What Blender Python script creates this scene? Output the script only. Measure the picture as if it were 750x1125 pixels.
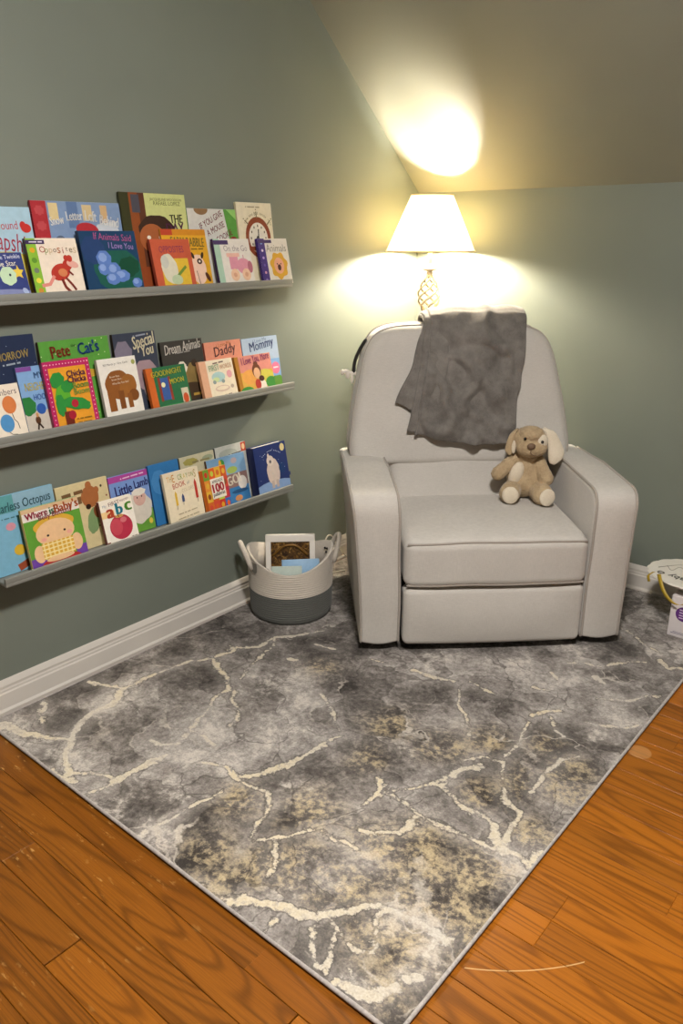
import bpy, bmesh, math, random
import numpy as np
from mathutils import Matrix, Vector, noise as mnoise

for o in list(bpy.data.objects):
    bpy.data.objects.remove(o)
random.seed(7)
SC = bpy.context.scene
COL = SC.collection
PI = math.pi

# ------------------------------------------------------------------ camera, light level
cam_d = bpy.data.cameras.new('camera')
cam = bpy.data.objects.new('camera', cam_d)
COL.objects.link(cam)
cam_d.sensor_fit = 'VERTICAL'
cam_d.sensor_height = 36.0
cam_d.lens = 857.0 / 1125.0 * 36.0
cam_d.clip_start = 0.05
CAM = Vector((2.203, -3.165, 1.43))
cam.location = CAM
cam.rotation_euler = (math.radians(90 - 19.322), 0, math.radians(40.096))
SC.camera = cam
w = bpy.data.worlds.new('world')
SC.world = w
w.use_nodes = True
w.node_tree.nodes['Background'].inputs[0].default_value = (0.9, 0.85, 0.78, 1)
w.node_tree.nodes['Background'].inputs[1].default_value = 0.0
vs = SC.view_settings
vs.view_transform = 'Standard'
vs.look = 'None'
vs.gamma = 1.0
vs.use_curve_mapping = False
vs.exposure = 0.0
BULB_STRENGTH = 1950.0          # reading lamp bulb
BULB_COLOR = (1.0, 0.88, 0.70)
ROOM_STRENGTH = 335.0          # glass dome of the unseen ceiling light added for room brightness
ROOM_COLOR = (1.0, 0.945, 0.88)
ROOM_POS = (1.88, -2.42, 2.5)

# ------------------------------------------------------------------ helpers
def lin(h):
    h = h.lstrip('#')
    c = [int(h[i:i + 2], 16) / 255 for i in (0, 2, 4)]
    return tuple((v / 12.92 if v <= 0.04045 else ((v + 0.055) / 1.055) ** 2.4) for v in c)

class NT:
    """tiny node-tree writer"""
    def __init__(s, name):
        s.m = bpy.data.materials.new(name)
        s.m.use_nodes = True
        s.t = s.m.node_tree
        s.b = s.t.nodes['Principled BSDF']
        s.out = s.t.nodes['Material Output']
    def n(s, typ, **kw):
        nd = s.t.nodes.new(typ)
        for k, v in kw.items():
            if k.startswith('i_'):
                nd.inputs[k[2:].replace('_', ' ')].default_value = v
            else:
                setattr(nd, k, v)
        return nd
    def l(s, a, ao, b, bi):
        s.t.links.new(a.outputs[ao], b.inputs[bi])
    def math(s, op, a, b=None, clamp=False):
        nd = s.t.nodes.new('ShaderNodeMath')
        nd.operation = op
        nd.use_clamp = clamp
        for i, v in enumerate((a, b)):
            if v is None:
                continue
            if isinstance(v, (int, float)):
                nd.inputs[i].default_value = v
            else:
                s.t.links.new(v, nd.inputs[i])
        return nd.outputs[0]
    def ramp(s, fac, stops, interp='LINEAR'):
        nd = s.t.nodes.new('ShaderNodeValToRGB')
        cr = nd.color_ramp
        cr.interpolation = interp
        while len(cr.elements) < len(stops):
            cr.elements.new(0.5)
        for e, (p, c) in zip(cr.elements, stops):
            e.position = p
            e.color = (*c, 1) if len(c) == 3 else c
        s.t.links.new(fac, nd.inputs[0])
        return nd.outputs[0]
    def mix(s, fac, a, b, mode='MIX'):
        nd = s.t.nodes.new('ShaderNodeMix')
        nd.data_type = 'RGBA'
        nd.blend_type = mode
        for i, v in ((0, fac), (6, a), (7, b)):
            if isinstance(v, (int, float)):
                nd.inputs[i].default_value = v
            elif isinstance(v, tuple):
                nd.inputs[i].default_value = (*v, 1) if len(v) == 3 else v
            else:
                s.t.links.new(v, nd.inputs[i])
        return nd.outputs[2]
    def noise(s, vec, scale, detail=4, rough=0.55, dist=0.0):
        nd = s.t.nodes.new('ShaderNodeTexNoise')
        nd.inputs['Scale'].default_value = scale
        nd.inputs['Detail'].default_value = detail
        nd.inputs['Roughness'].default_value = rough
        nd.inputs['Distortion'].default_value = dist
        if vec is not None:
            s.t.links.new(vec, nd.inputs['Vector'])
        return nd.outputs[0]
    def coord(s, which='Object', scale=None, loc=None):
        nd = s.t.nodes.new('ShaderNodeTexCoord')
        o = nd.outputs[which]
        if scale or loc:
            mp = s.t.nodes.new('ShaderNodeMapping')
            if scale:
                mp.inputs['Scale'].default_value = scale
            if loc:
                mp.inputs['Location'].default_value = loc
            s.t.links.new(o, mp.inputs['Vector'])
            o = mp.outputs[0]
        return o
    def bump(s, h, strength, dist=0.01):
        nd = s.t.nodes.new('ShaderNodeBump')
        nd.inputs['Strength'].default_value = strength
        nd.inputs['Distance'].default_value = dist
        s.t.links.new(h, nd.inputs['Height'])
        s.t.links.new(nd.outputs[0], s.b.inputs['Normal'])
    def base(s, v):
        if isinstance(v, tuple):
            s.b.inputs['Base Color'].default_value = (*v, 1)
        else:
            s.t.links.new(v, s.b.inputs['Base Color'])
    def set(s, **kw):
        for k, v in kw.items():
            s.b.inputs[k.replace('_', ' ')].default_value = v

MATS = {}
def plain(name, hexc, rough=0.5, metal=0.0, spec=0.5, var=0.06, scale=30):
    """simple procedural material: colour broken up by a little noise"""
    if name in MATS:
        return MATS[name]
    m = NT(name)
    c = lin(hexc)
    nz = m.noise(m.coord('Object'), scale, 3)
    m.base(m.ramp(nz, [(0.3, tuple(v * (1 - var) for v in c)), (0.7, tuple(min(1, v * (1 + var)) for v in c))]))
    m.set(Roughness=rough, Metallic=metal)
    m.b.inputs['Specular IOR Level'].default_value = spec
    MATS[name] = m.m
    return m.m

def ink(hexc):
    return plain('print_' + hexc, hexc, 0.38, 0, 0.35, 0.05, 60)

def link(o, parent=None):
    COL.objects.link(o)
    if parent is not None:
        o.parent = parent
    return o

def mesh_obj(name, geo, mat, parent=None, smooth=True, angle=None):
    """geo = (verts, faces) or list of such; linked as ONE mesh object"""
    if isinstance(geo, list):
        V, F = [], []
        for v, f in geo:
            k = len(V)
            V += [tuple(p) for p in v]
            F += [tuple(i + k for i in q) for q in f]
    else:
        V, F = geo
    me = bpy.data.meshes.new(name)
    me.from_pydata([tuple(p) for p in V], [], [tuple(q) for q in F])
    bm = bmesh.new()
    bm.from_mesh(me)
    bmesh.ops.recalc_face_normals(bm, faces=bm.faces)
    bm.to_mesh(me)
    bm.free()
    if mat:
        me.materials.append(mat)
    if smooth:
        me.polygons.foreach_set('use_smooth', [True] * len(me.polygons))
        if angle:
            try:
                me.set_sharp_from_angle(angle=math.radians(angle))
            except Exception:
                pass
    me.update()
    return link(bpy.data.objects.new(name, me), parent)

def empty(name, loc=(0, 0, 0), rz=0.0):
    o = bpy.data.objects.new(name, None)
    o.empty_display_size = 0.05
    o.location = loc
    o.rotation_euler = (0, 0, rz)
    return link(o)

def tag(o, label=None, cat=None, group=None, kind=None):
    if label:
        o['label'] = label
    if cat:
        o['category'] = cat
    if group:
        o['group'] = group
    if kind:
        o['kind'] = kind
    return o

def box(x0, x1, y0, y1, z0, z1):
    v = [(x, y, z) for x in (x0, x1) for y in (y0, y1) for z in (z0, z1)]
    f = [(0, 1, 3, 2), (4, 6, 7, 5), (0, 4, 5, 1), (2, 3, 7, 6), (0, 2, 6, 4), (1, 5, 7, 3)]
    return v, f

def rbox(x0, x1, y0, y1, z0, z1, r, k=4, m=6, fn=None):
    """rounded box with a grid of faces, optionally bent by fn(p)"""
    c = ((x0 + x1) / 2, (y0 + y1) / 2, (z0 + z1) / 2)
    h = (abs(x1 - x0) / 2, abs(y1 - y0) / 2, abs(z1 - z0) / 2)
    r = min(r, *(v * 0.999 for v in h))
    ax = []
    for i in range(3):
        e = h[i] - r
        up = [e + r * math.tan(PI / 4 * j / k) for j in range(1, k + 1)]
        mid = [-e + 2 * e * j / m for j in range(m + 1)]
        ax.append([-u for u in reversed(up)] + mid + up)
    V, F, idx = [], [], {}
    def vid(p):
        key = tuple(round(q, 6) for q in p)
        if key not in idx:
            q = [max(-(h[i] - r), min(h[i] - r, p[i])) for i in range(3)]
            d = [p[i] - q[i] for i in range(3)]
            L = math.sqrt(sum(t * t for t in d)) or 1
            pp = [c[i] + q[i] + r * d[i] / L for i in range(3)]
            idx[key] = len(V)
            V.append(tuple(fn(pp)) if fn else tuple(pp))
        return idx[key]
    for a in range(3):
        b, d = (a + 1) % 3, (a + 2) % 3
        for s in (-1, 1):
            for i in range(len(ax[b]) - 1):
                for j in range(len(ax[d]) - 1):
                    q = []
                    for (ii, jj) in ((i, j), (i + 1, j), (i + 1, j + 1), (i, j + 1)):
                        p = [0, 0, 0]
                        p[a] = s * h[a]
                        p[b] = ax[b][ii]
                        p[d] = ax[d][jj]
                        q.append(vid(p))
                    F.append(tuple(q if s > 0 else q[::-1]))
    return V, F

def smooth_path(pts, n=8, closed=False):
    P = [Vector(p) for p in pts]
    out = []
    N = len(P)
    rng = range(N if closed else N - 1)
    for i in rng:
        p0 = P[(i - 1) % N] if closed or i > 0 else P[0] * 2 - P[1]
        p1, p2 = P[i], P[(i + 1) % N]
        p3 = P[(i + 2) % N] if closed or i + 2 < N else P[-1] * 2 - P[-2]
        for j in range(n):
            t = j / n
            out.append(0.5 * ((2 * p1) + (p2 - p0) * t + (2 * p0 - 5 * p1 + 4 * p2 - p3) * t * t
                              + (3 * p1 - p0 - 3 * p2 + p3) * t ** 3))
    if not closed:
        out.append(P[-1].copy())
    return out

def tube(pts, r, seg=8, closed=False, flat=1.0):
    """round tube along a path; r number or list"""
    P = [Vector(p) for p in pts]
    N = len(P)
    V, F = [], []
    up = None
    for i, p in enumerate(P):
        if closed:
            t = (P[(i + 1) % N] - P[i - 1])
        else:
            t = P[min(i + 1, N - 1)] - P[max(i - 1, 0)]
        t.normalize()
        if up is None:
            up = Vector((0, 0, 1)) if abs(t.z) < 0.9 else Vector((0, 1, 0))
        up = (up - t * up.dot(t)).normalized()
        sd = t.cross(up)
        rr = r[i] if isinstance(r, (list, tuple)) else r
        for j in range(seg):
            a = 2 * PI * j / seg
            V.append(p + up * (math.cos(a) * rr * flat) + sd * (math.sin(a) * rr))
    for i in range(N if closed else N - 1):
        for j in range(seg):
            a, b = i * seg + j, i * seg + (j + 1) % seg
            c, d = ((i + 1) % N) * seg + (j + 1) % seg, ((i + 1) % N) * seg + j
            F.append((a, b, c, d))
    if not closed:
        F.append(tuple(range(seg))[::-1])
        F.append(tuple((N - 1) * seg + j for j in range(seg)))
    return V, F

def lathe(prof, seg=32, c=(0, 0), cap=True):
    V, F = [], []
    for (r, z) in prof:
        for j in range(seg):
            a = 2 * PI * j / seg
            V.append((c[0] + r * math.cos(a), c[1] + r * math.sin(a), z))
    for i in range(len(prof) - 1):
        for j in range(seg):
            F.append((i * seg + j, i * seg + (j + 1) % seg, (i + 1) * seg + (j + 1) % seg, (i + 1) * seg + j))
    if cap:
        if prof[0][0] > 1e-6:
            F.append(tuple(range(seg))[::-1])
        if prof[-1][0] > 1e-6:
            F.append(tuple((len(prof) - 1) * seg + j for j in range(seg)))
    return V, F

def blob(c, r, rot=None, nu=20, nv=14, fn=None):
    M = rot or Matrix.Identity(3)
    V, F = [], []
    for i in range(nv + 1):
        th = PI * i / nv
        for j in range(nu):
            a = 2 * PI * j / nu
            p = Vector((math.sin(th) * math.cos(a), math.sin(th) * math.sin(a), math.cos(th)))
            if fn:
                p = fn(p)
            q = M @ Vector((p.x * r[0], p.y * r[1], p.z * r[2]))
            V.append((c[0] + q.x, c[1] + q.y, c[2] + q.z))
    for i in range(nv):
        for j in range(nu):
            F.append((i * nu + j, i * nu + (j + 1) % nu, (i + 1) * nu + (j + 1) % nu, (i + 1) * nu + j))
    return V, F

def extrude_profile(prof, p0, p1, nrm):
    """profile (distance from wall, z) swept from p0 to p1; nrm = direction into the room"""
    V, F = [], []
    n = len(prof)
    for p in (p0, p1):
        for (d, z) in prof:
            V.append((p[0] + nrm[0] * d, p[1] + nrm[1] * d, z))
    for i in range(n):
        j = (i + 1) % n
        F.append((i, j, n + j, n + i))
    F.append(tuple(range(n)))
    F.append(tuple(range(n, 2 * n))[::-1])
    return V, F

# ------------------------------------------------------------------ surface materials
def wall_mat(name, hexc, bumpy=0.12):
    m = NT(name)
    P = m.coord('Object')
    c = lin(hexc)
    n1 = m.noise(P, 1.7, 3)
    m.base(m.ramp(n1, [(0.3, tuple(v * 0.95 for v in c)), (0.7, tuple(v * 1.05 for v in c))]))
    m.set(Roughness=0.55)
    m.b.inputs['Specular IOR Level'].default_value = 0.35
    m.bump(m.noise(P, 260, 3), bumpy, 0.002)
    return m.m
M_WALL = wall_mat('sage_wall_paint', '#787f76')
M_CEIL = wall_mat('ceiling_paint', '#8a8c80')
M_TRIM = plain('trim_paint', '#d9d3cc', 0.35, 0, 0.5, 0.03, 4)

def wood_mat():
    m = NT('oak_floor')
    oi = m.n('ShaderNodeObjectInfo')
    rnd = oi.outputs['Random']
    P = m.coord('Object')
    sep = m.n('ShaderNodeSeparateXYZ')
    m.t.links.new(P, sep.inputs[0])
    cmb = m.n('ShaderNodeCombineXYZ')
    m.t.links.new(m.math('ADD', m.math('MULTIPLY', sep.outputs[0], 1.0), m.math('MULTIPLY', rnd, 91.0)), cmb.inputs[0])
    m.t.links.new(m.math('MULTIPLY', sep.outputs[1], 9.0), cmb.inputs[1])
    m.t.links.new(m.math('MULTIPLY', rnd, 37.0), cmb.inputs[2])
    v = cmb.outputs[0]
    n1 = m.noise(v, 1.1, 1.2, 0.4)
    rings = m.math('SINE', m.math('MULTIPLY', n1, 80.0))
    rings = m.math('MULTIPLY_ADD', rings, 0.5)
    rings.node.inputs[2].default_value = 0.5
    rings = m.math('POWER', rings, 3.5)
    fib = m.n('ShaderNodeMapping')
    fib.inputs['Scale'].default_value = (1.6, 16.0, 1.0)
    m.t.links.new(v, fib.inputs['Vector'])
    n2 = m.noise(fib.outputs[0], 3.0, 5, 0.7)
    n3 = m.noise(v, 0.7, 2)
    lightc, midc, darkc = lin('#b67636'), lin('#9c5d25'), lin('#5f3511')
    base = m.mix(n3, lightc, midc)
    base = m.mix(m.math('MULTIPLY', rings, 0.55), base, darkc)
    base = m.mix(m.math('MULTIPLY', m.math('SUBTRACT', n2, 0.44, True), 2.0, True), base, darkc)
    # boards differ a little
    hs = m.n('ShaderNodeHueSaturation')
    hs.inputs['Saturation'].default_value = 1.05
    m.t.links.new(m.math('MULTIPLY_ADD', rnd, 0.34), hs.inputs['Value'])
    hs.inputs['Value'].links[0].from_node.inputs[2].default_value = 0.82
    m.t.links.new(base, hs.inputs['Color'])
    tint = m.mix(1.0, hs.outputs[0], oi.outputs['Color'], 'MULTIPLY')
    # worn pale flecks in the grain, strongest on the boards by the left wall
    geo = m.n('ShaderNodeNewGeometry')
    gs = m.n('ShaderNodeSeparateXYZ')
    m.t.links.new(geo.outputs['Position'], gs.inputs[0])
    fl = m.n('ShaderNodeMapping')
    fl.inputs['Scale'].default_value = (22.0, 70.0, 1.0)
    m.t.links.new(geo.outputs['Position'], fl.inputs['Vector'])
    nf = m.noise(fl.outputs[0], 1.0, 3, 0.6)
    patch = m.noise(geo.outputs['Position'], 6.0, 2)
    left = m.math('MULTIPLY', m.math('SUBTRACT', 1.25, gs.outputs[0], True), 1.6, True)
    fm = m.math('MULTIPLY', m.math('MULTIPLY', m.math('SUBTRACT', nf, 0.60, True), 12.0, True),
                m.math('MULTIPLY', m.math('SUBTRACT', patch, 0.47, True), 9.0, True))
    fm = m.math('MULTIPLY', m.math('MULTIPLY', fm, left), 0.75)
    col = m.mix(fm, tint, lin('#d9a965'))
    # pale round water mark and one long scratch beside the rug
    def dist2(cx, cy):
        dx = m.math('SUBTRACT', gs.outputs[0], cx)
        dy = m.math('SUBTRACT', gs.outputs[1], cy)
        return m.math('SQRT', m.math('ADD', m.math('MULTIPLY', dx, dx), m.math('MULTIPLY', dy, dy)))
    d1 = dist2(1.628, -1.115)
    mark = m.math('MULTIPLY', m.math('SUBTRACT', 0.034, d1, True), 300.0, True)
    col = m.mix(m.math('MULTIPLY', mark, 0.28), col, lin('#e2b47c'))
    d2 = dist2(1.30, -1.55)
    sc = m.math('LESS_THAN', m.math('ABSOLUTE', m.math('SUBTRACT', d2, 0.608)), 0.0013)
    sc = m.math('MULTIPLY', sc, m.math('GREATER_THAN', gs.outputs[0], 1.615))
    sc = m.math('MULTIPLY', sc, m.math('LESS_THAN', gs.outputs[0], 1.80))
    sc = m.math('MULTIPLY', sc, m.math('LESS_THAN', gs.outputs[1], -1.6))
    col = m.mix(m.math('MULTIPLY', sc, 0.6), col, lin('#e8c48e'))
    m.base(col)
    m.set(Roughness=0.34)
    m.b.inputs['Specular IOR Level'].default_value = 0.42
    m.bump(m.math('ADD', m.math('MULTIPLY', rings, 0.6), n2), 0.10, 0.002)
    return m.m
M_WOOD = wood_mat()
M_GAP = plain('dark_gap', '#2a1708', 0.9)

# ------------------------------------------------------------------ room shell
RX, RY, KNEE, SLOPE, HC = 4.3, -5.0, 1.625, 0.853, 2.5
YS = -(HC - KNEE) / SLOPE
def struct(name, geo, mat, **kw):
    return tag(mesh_obj(name, geo, mat, smooth=False, **kw), kind='structure')
def gable(x0, x1):
    pr = [(0, -0.05), (0, KNEE), (YS, HC), (RY, HC), (RY, -0.05)]
    n = len(pr)
    V = [(x, y, z) for x in (x0, x1) for (y, z) in pr]
    F = [tuple(range(n)), tuple(range(n, 2 * n))[::-1]] + [(i, (i + 1) % n, n + (i + 1) % n, n + i) for i in range(n)]
    return V, F
floor = struct('floor', box(-0.1, RX + 0.1, RY - 0.1, 0.1, -0.12, -0.014), M_GAP)
tag(floor, 'orange brown oak strip floor with dark joints', 'floor')
struct('wall_left', gable(-0.1, 0.0), M_WALL)
struct('wall_right', gable(RX, RX + 0.1), M_WALL)
struct('wall_back', box(-0.1, RX + 0.1, 0.0, 0.1, -0.05, KNEE), M_WALL)
struct('wall_front', box(-0.1, RX + 0.1, RY - 0.1, RY, -0.05, HC), M_WALL)
cv = [(x, y, z) for x in (-0.1, RX + 0.1) for (y, z) in ((0.1, KNEE), (0, KNEE), (YS, HC), (RY - 0.1, HC), (RY - 0.1, HC + 0.1), (YS - 0.05, HC + 0.1), (0.1, KNEE + 0.13))]
cf = [tuple(range(7)), tuple(range(7, 14))[::-1]] + [(i, (i + 1) % 7, 7 + (i + 1) % 7, 7 + i) for i in range(7)]
struct('ceiling', (cv, cf), M_CEIL)
BP = [(0, 0), (0.021, 0), (0.021, 0.014), (0.016, 0.022), (0.0155, 0.072), (0.0125, 0.077), (0.0125, 0.083),
      (0.0105, 0.088), (0.0115, 0.097), (0.0065, 0.110), (0.004, 0.115), (0, 0.115)]
struct('baseboard_left', extrude_profile(BP, (0, 0), (0, RY), (1, 0)), M_TRIM)
struct('baseboard_back', extrude_profile(BP, (0.021, 0), (RX, 0), (0, -1)), M_TRIM)

# floor boards, each its own piece
def make_planks():
    meshes = {}
    def pm(L):
        key = round(L, 2)
        if key not in meshes:
            b = 0.0012
            W = 0.0875 - 0.0010
            V = [(b, b, 0), (key - b, b, 0), (key - b, W - b, 0), (b, W - b, 0),
                 (0, 0, -b), (key, 0, -b), (key, W, -b), (0, W, -b),
                 (0, 0, -0.014), (key, 0, -0.014), (key, W, -0.014), (0, W, -0.014)]
            F = [(0, 1, 2, 3), (4, 5, 1, 0), (5, 6, 2, 1), (6, 7, 3, 2), (7, 4, 0, 3),
                 (8, 9, 5, 4), (9, 10, 6, 5), (10, 11, 7, 6), (11, 8, 4, 7), (11, 10, 9, 8)]
            me = bpy.data.meshes.new('plank')
            me.from_pydata(V, [], F)
            me.materials.append(M_WOOD)
            meshes[key] = me
        return meshes[key]
    rnd = random.Random(11)
    fixed = {0: 1.266, -3: 0.944, 8: 1.89, 5: 1.70}     # butt joints that show beside the rug
    y_ref = -2.367
    k0 = int((RY - y_ref) / 0.0875) - 1
    k1 = int((0 - y_ref) / 0.0875)
    for k in range(k0, k1 + 1):
        y = y_ref + k * 0.0875
        if y < RY or y + 0.0875 > 0.0:
            continue
        cuts = [0.0]
        if k in fixed:
            cuts.append(fixed[k])
        elif rnd.random() < 0.9:
            cuts.append(rnd.uniform(0.5, 1.6))
        while cuts[-1] < RX - 0.3:
            nx = cuts[-1] + rnd.choice((1.3, 1.7, 2.1))
            cuts.append(min(nx, RX))
        if cuts[-1] < RX:
            cuts[-1] = RX
        for a, b in zip(cuts[:-1], cuts[1:]):
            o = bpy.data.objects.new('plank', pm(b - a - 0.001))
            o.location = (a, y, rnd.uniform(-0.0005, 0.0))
            t_ = 0.72 if (y < -2.30 and a < 1.0) else (0.86 if y < -2.30 else 1.0)   # rustic front boards, tinted darker to put light falloff into their colour
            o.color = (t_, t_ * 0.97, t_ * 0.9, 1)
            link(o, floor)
make_planks()

# ------------------------------------------------------------------ area rug
RUG = (0.036, 1.597, -2.286, -0.03)
RUG_T = 0.012
VEINS = [
    (12, [(195, -1896), (194, -1832), (202, -1745), (218, -1647), (279, -1582), (263, -1476)]),
    (13, [(279, -1582), (381, -1621), (467, -1691), (471, -1750), (516, -1828), (544, -1903)]),
    (4, [(544, -1903), (617, -1915), (656, -1912)]),
    (26, [(195, -1896), (242, -1990), (249, -2075), (285, -2153), (354, -2216), (431, -2263)]),
    (8, [(431, -2263), (491, -2221), (543, -2195)]),
    (14, [(561, -2207), (573, -2143), (580, -2083), (597, -2040)]),
    (9, [(487, -2024), (545, -2011), (580, -1986)]),
    (8, [(580, -1986), (544, -1903)]),
    (24, [(70, -2270), (146, -2249), (234, -2217), (292, -2189)]),
    (10, [(63, -1942), (138, -1931), (186, -1890)]),
    (6, [(55, -2124), (159, -2173)]),
    (14, [(384, -2284), (448, -2293), (487, -2269)]),
    (10, [(260, -1478), (331, -1419), (333, -1322), (371, -1242), (437, -1170)]),
    (5, [(342, -1331), (381, -1452), (410, -1542), (435, -1602)]),
    (4, [(477, -1683), (568, -1739), (624, -1804)]),
    (6, [(570, -1903), (658, -1911)]),
    (4, [(705, -1491), (779, -1537), (855, -1587), (898, -1615)]),
    (8, [(920, -1633), (899, -1697), (899, -1766), (892, -1838), (860, -1919), (829, -1963)]),
    (12, [(492, -1268), (560, -1241)]),
    (12, [(483, -1410), (512, -1400)]),
    (5, [(699, -1213), (754, -1210)]),
    (10, [(862, -1190), (930, -1167), (1009, -1151)]),
    (5, [(1043, -1155), (1077, -1222), (1146, -1298), (1197, -1392)]),
    (4, [(1052, -1131), (1118, -1125), (1155, -1125)]),
    (6, [(1306, -1205), (1332, -1305), (1351, -1413), (1360, -1476), (1411, -1544), (1477, -1600), (1496, -1614)]),
    (16, [(1301, -1167), (1334, -1125), (1375, -1082)]),
    (6, [(1359, -1147), (1433, -1206)]),
    (4, [(1254, -1495), (1302, -1442), (1351, -1413)]),
    (8, [(1171, -1767), (1206, -1706), (1268, -1621), (1278, -1534), (1303, -1489)]),
    (8, [(1272, -1628), (1345, -1662), (1413, -1674)]),
    (4, [(1506, -1270), (1470, -1325), (1472, -1405), (1481, -1484)]),
    (9, [(1428, -942), (1491, -898), (1539, -817), (1574, -803)]),
    (11, [(1452, -1091), (1496, -1073), (1547, -1043), (1569, -1003)]),
    (8, [(1243, -798), (1319, -752), (1387, -706), (1449, -606)]),
    (15, [(1482, -560), (1548, -612), (1576, -571)]),
    (11, [(1362, -820), (1414, -843)]),
    (10, [(1224, -885), (1263, -920)]),
    (5, [(1234, -1010), (1286, -998)]),
    (5, [(1302, -415), (1401, -475), (1484, -503)]),
    (13, [(564, -2270), (570, -2215), (577, -2147), (590, -2081), (598, -2037)]),
    (10, [(795, -2285), (806, -2194), (814, -2117), (824, -2043)]),
    (8, [(682, -1995), (760, -1957), (823, -1967), (852, -1934), (877, -1859), (897, -1776), (910, -1707)]),
    (7, [(828, -1972), (917, -1973), (962, -2000), (989, -2055), (1016, -2098)]),
    (4, [(1027, -2103), (1063, -2073), (1091, -2021), (1122, -1973)]),
    (4, [(1063, -2073), (1101, -2116), (1137, -2152)]),
    (22, [(1144, -2255), (1187, -2237), (1239, -2210), (1294, -2186), (1315, -2157)]),
    (8, [(1242, -2252), (1252, -2282), (1249, -2289)]),
    (4, [(1306, -2210), (1343, -2251), (1374, -2275)]),
    (10, [(1026, -2295), (1094, -2286), (1151, -2262)]),
    (8, [(1128, -1727), (1158, -1745), (1195, -1723), (1246, -1646), (1267, -1566), (1279, -1520)]),
    (8, [(1162, -1750), (1159, -1802), (1151, -1833)]),
    (7, [(1183, -1749), (1247, -1752), (1319, -1754), (1397, -1756), (1489, -1742)]),
    (8, [(1263, -1640), (1337, -1661), (1400, -1670), (1467, -1689)]),
    (24, [(1470, -1687), (1499, -1713), (1523, -1734)]),
    (6, [(1358, -1462), (1402, -1531), (1452, -1588)]),
    (11, [(1290, -1771), (1302, -1829), (1287, -1856), (1219, -1905)]),
    (8, [(1058, -2070), (1083, -2028), (1109, -1986), (1134, -1965), (1180, -1982), (1236, -1976)]),
    (15, [(1219, -2233), (1274, -2209), (1308, -2163), (1345, -2109), (1383, -2066), (1432, -2048), (1499, -2047), (1559, -2039)]),
    (7, [(1316, -2173), (1367, -2190), (1419, -2188), (1449, -2172)]),
    (6, [(1362, -2204), (1390, -2252), (1405, -2278)]),
    (4, [(1310, -2217), (1347, -2258), (1373, -2276)]),
    (4, [(1433, -2226), (1461, -2250)]),
    (30, [(1441, -2285), (1488, -2273), (1525, -2250), (1541, -2219)]),
    (20, [(1545, -2102), (1538, -2056)]),
    (16, [(1546, -2183), (1563, -2163)]),
    (5, [(1449, -2172), (1415, -2107), (1397, -2066)]),
    (12, [(1477, -1595), (1502, -1661), (1522, -1726)]),
    (14, [(1522, -1726), (1555, -1722), (1594, -1742)]),
    (5, [(1317, -1765), (1402, -1761), (1505, -1740)]),
    (5, [(1586, -1688), (1593, -1758)]),
]
BLOTS = [
    ('l', 110, [(219, -2249), (366, -2244)]),
    ('l', 90, [(130, -2241), (250, -1959)]),
    ('l', 60, [(610, -2148), (679, -1980)]),
    ('l', 120, [(532, -1599), (678, -1599), (759, -1754)]),
    ('l', 90, [(605, -1883), (656, -1999)]),
    ('d', 110, [(112, -1393), (215, -1340), (332, -1689), (458, -1265)]),
    ('d', 90, [(622, -1189), (583, -1606), (734, -1429), (322, -1442)]),
    ('b', 70, [(605, -1378), (1039, -1677), (978, -1505)]),
    ('d', 70, [(189, -2148), (122, -1969), (338, -2267), (319, -1674)]),
    ('d', 60, [(93, -1603), (83, -1817)]),
    ('d', 110, [(747, -1065), (1066, -836), (1146, -609), (1344, -523)]),
    ('l', 90, [(880, -1104), (1094, -887), (1221, -667), (1479, -488)]),
    ('l', 60, [(1108, -1569), (1305, -885), (1514, -959), (1507, -1131), (1524, -700)]),
    ('d', 100, [(988, -1312), (1160, -1198), (1521, -1221), (1126, -1554), (1542, -1323)]),
    ('b', 80, [(1151, -1508), (1249, -1374), (988, -1487), (1507, -1352), (1428, -1486), (1377, -1593), (1552, -1425)]),
    ('d', 100, [(674, -2227), (735, -2160), (844, -2100), (924, -1882), (1045, -2008)]),
    ('l', 80, [(659, -2256), (830, -2262), (761, -1947), (730, -2080)]),
    ('b', 80, [(965, -2204), (1103, -2135), (890, -2029), (1048, -1928), (1185, -2111), (1053, -2260), (1096, -2180)]),
    ('d', 70, [(977, -2234), (1175, -2206), (1286, -2258), (1343, -2221), (1117, -2230)]),
    ('d', 90, [(1289, -2245), (1352, -2244), (1372, -2131), (1424, -2152), (1487, -2190), (1447, -2243), (955, -1855), (1109, -1635)]),
    ('d', 80, [(1564, -2208), (1588, -2085), (1543, -1908), (1378, -1842), (1307, -1645), (1452, -1695)]),
    ('b', 100, [(1065, -1937), (1176, -2093), (1305, -2048), (1270, -1919), (1378, -1949), (1455, -1994), (1558, -1986), (1500, -2119), (1505, -1829), (1424, -1910), (1440, -2128), (1336, -1836)]),
    ('b', 60, [(1531, -2236), (1246, -2047), (1267, -2128)]),
    ('l', 55, [(1279, -1993), (1253, -2079), (1436, -2089), (1548, -2058), (1554, -2171), (1479, -2252), (1432, -2048), (1211, -2163)]),
    ('l', 60, [(1509, -1732), (953, -1892)]),
    ('d', 90, [(999, -1275), (1249, -1375), (1229, -1505), (1518, -1595), (1404, -1582), (1433, -1220)]),
    ('b', 70, [(1428, -1484), (1193, -1468), (1543, -1643), (1492, -1872), (1506, -1971), (1388, -1870), (1407, -1288)]),
    ('l', 60, [(1357, -1110), (1531, -1015), (1555, -2103)]),
]
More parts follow.
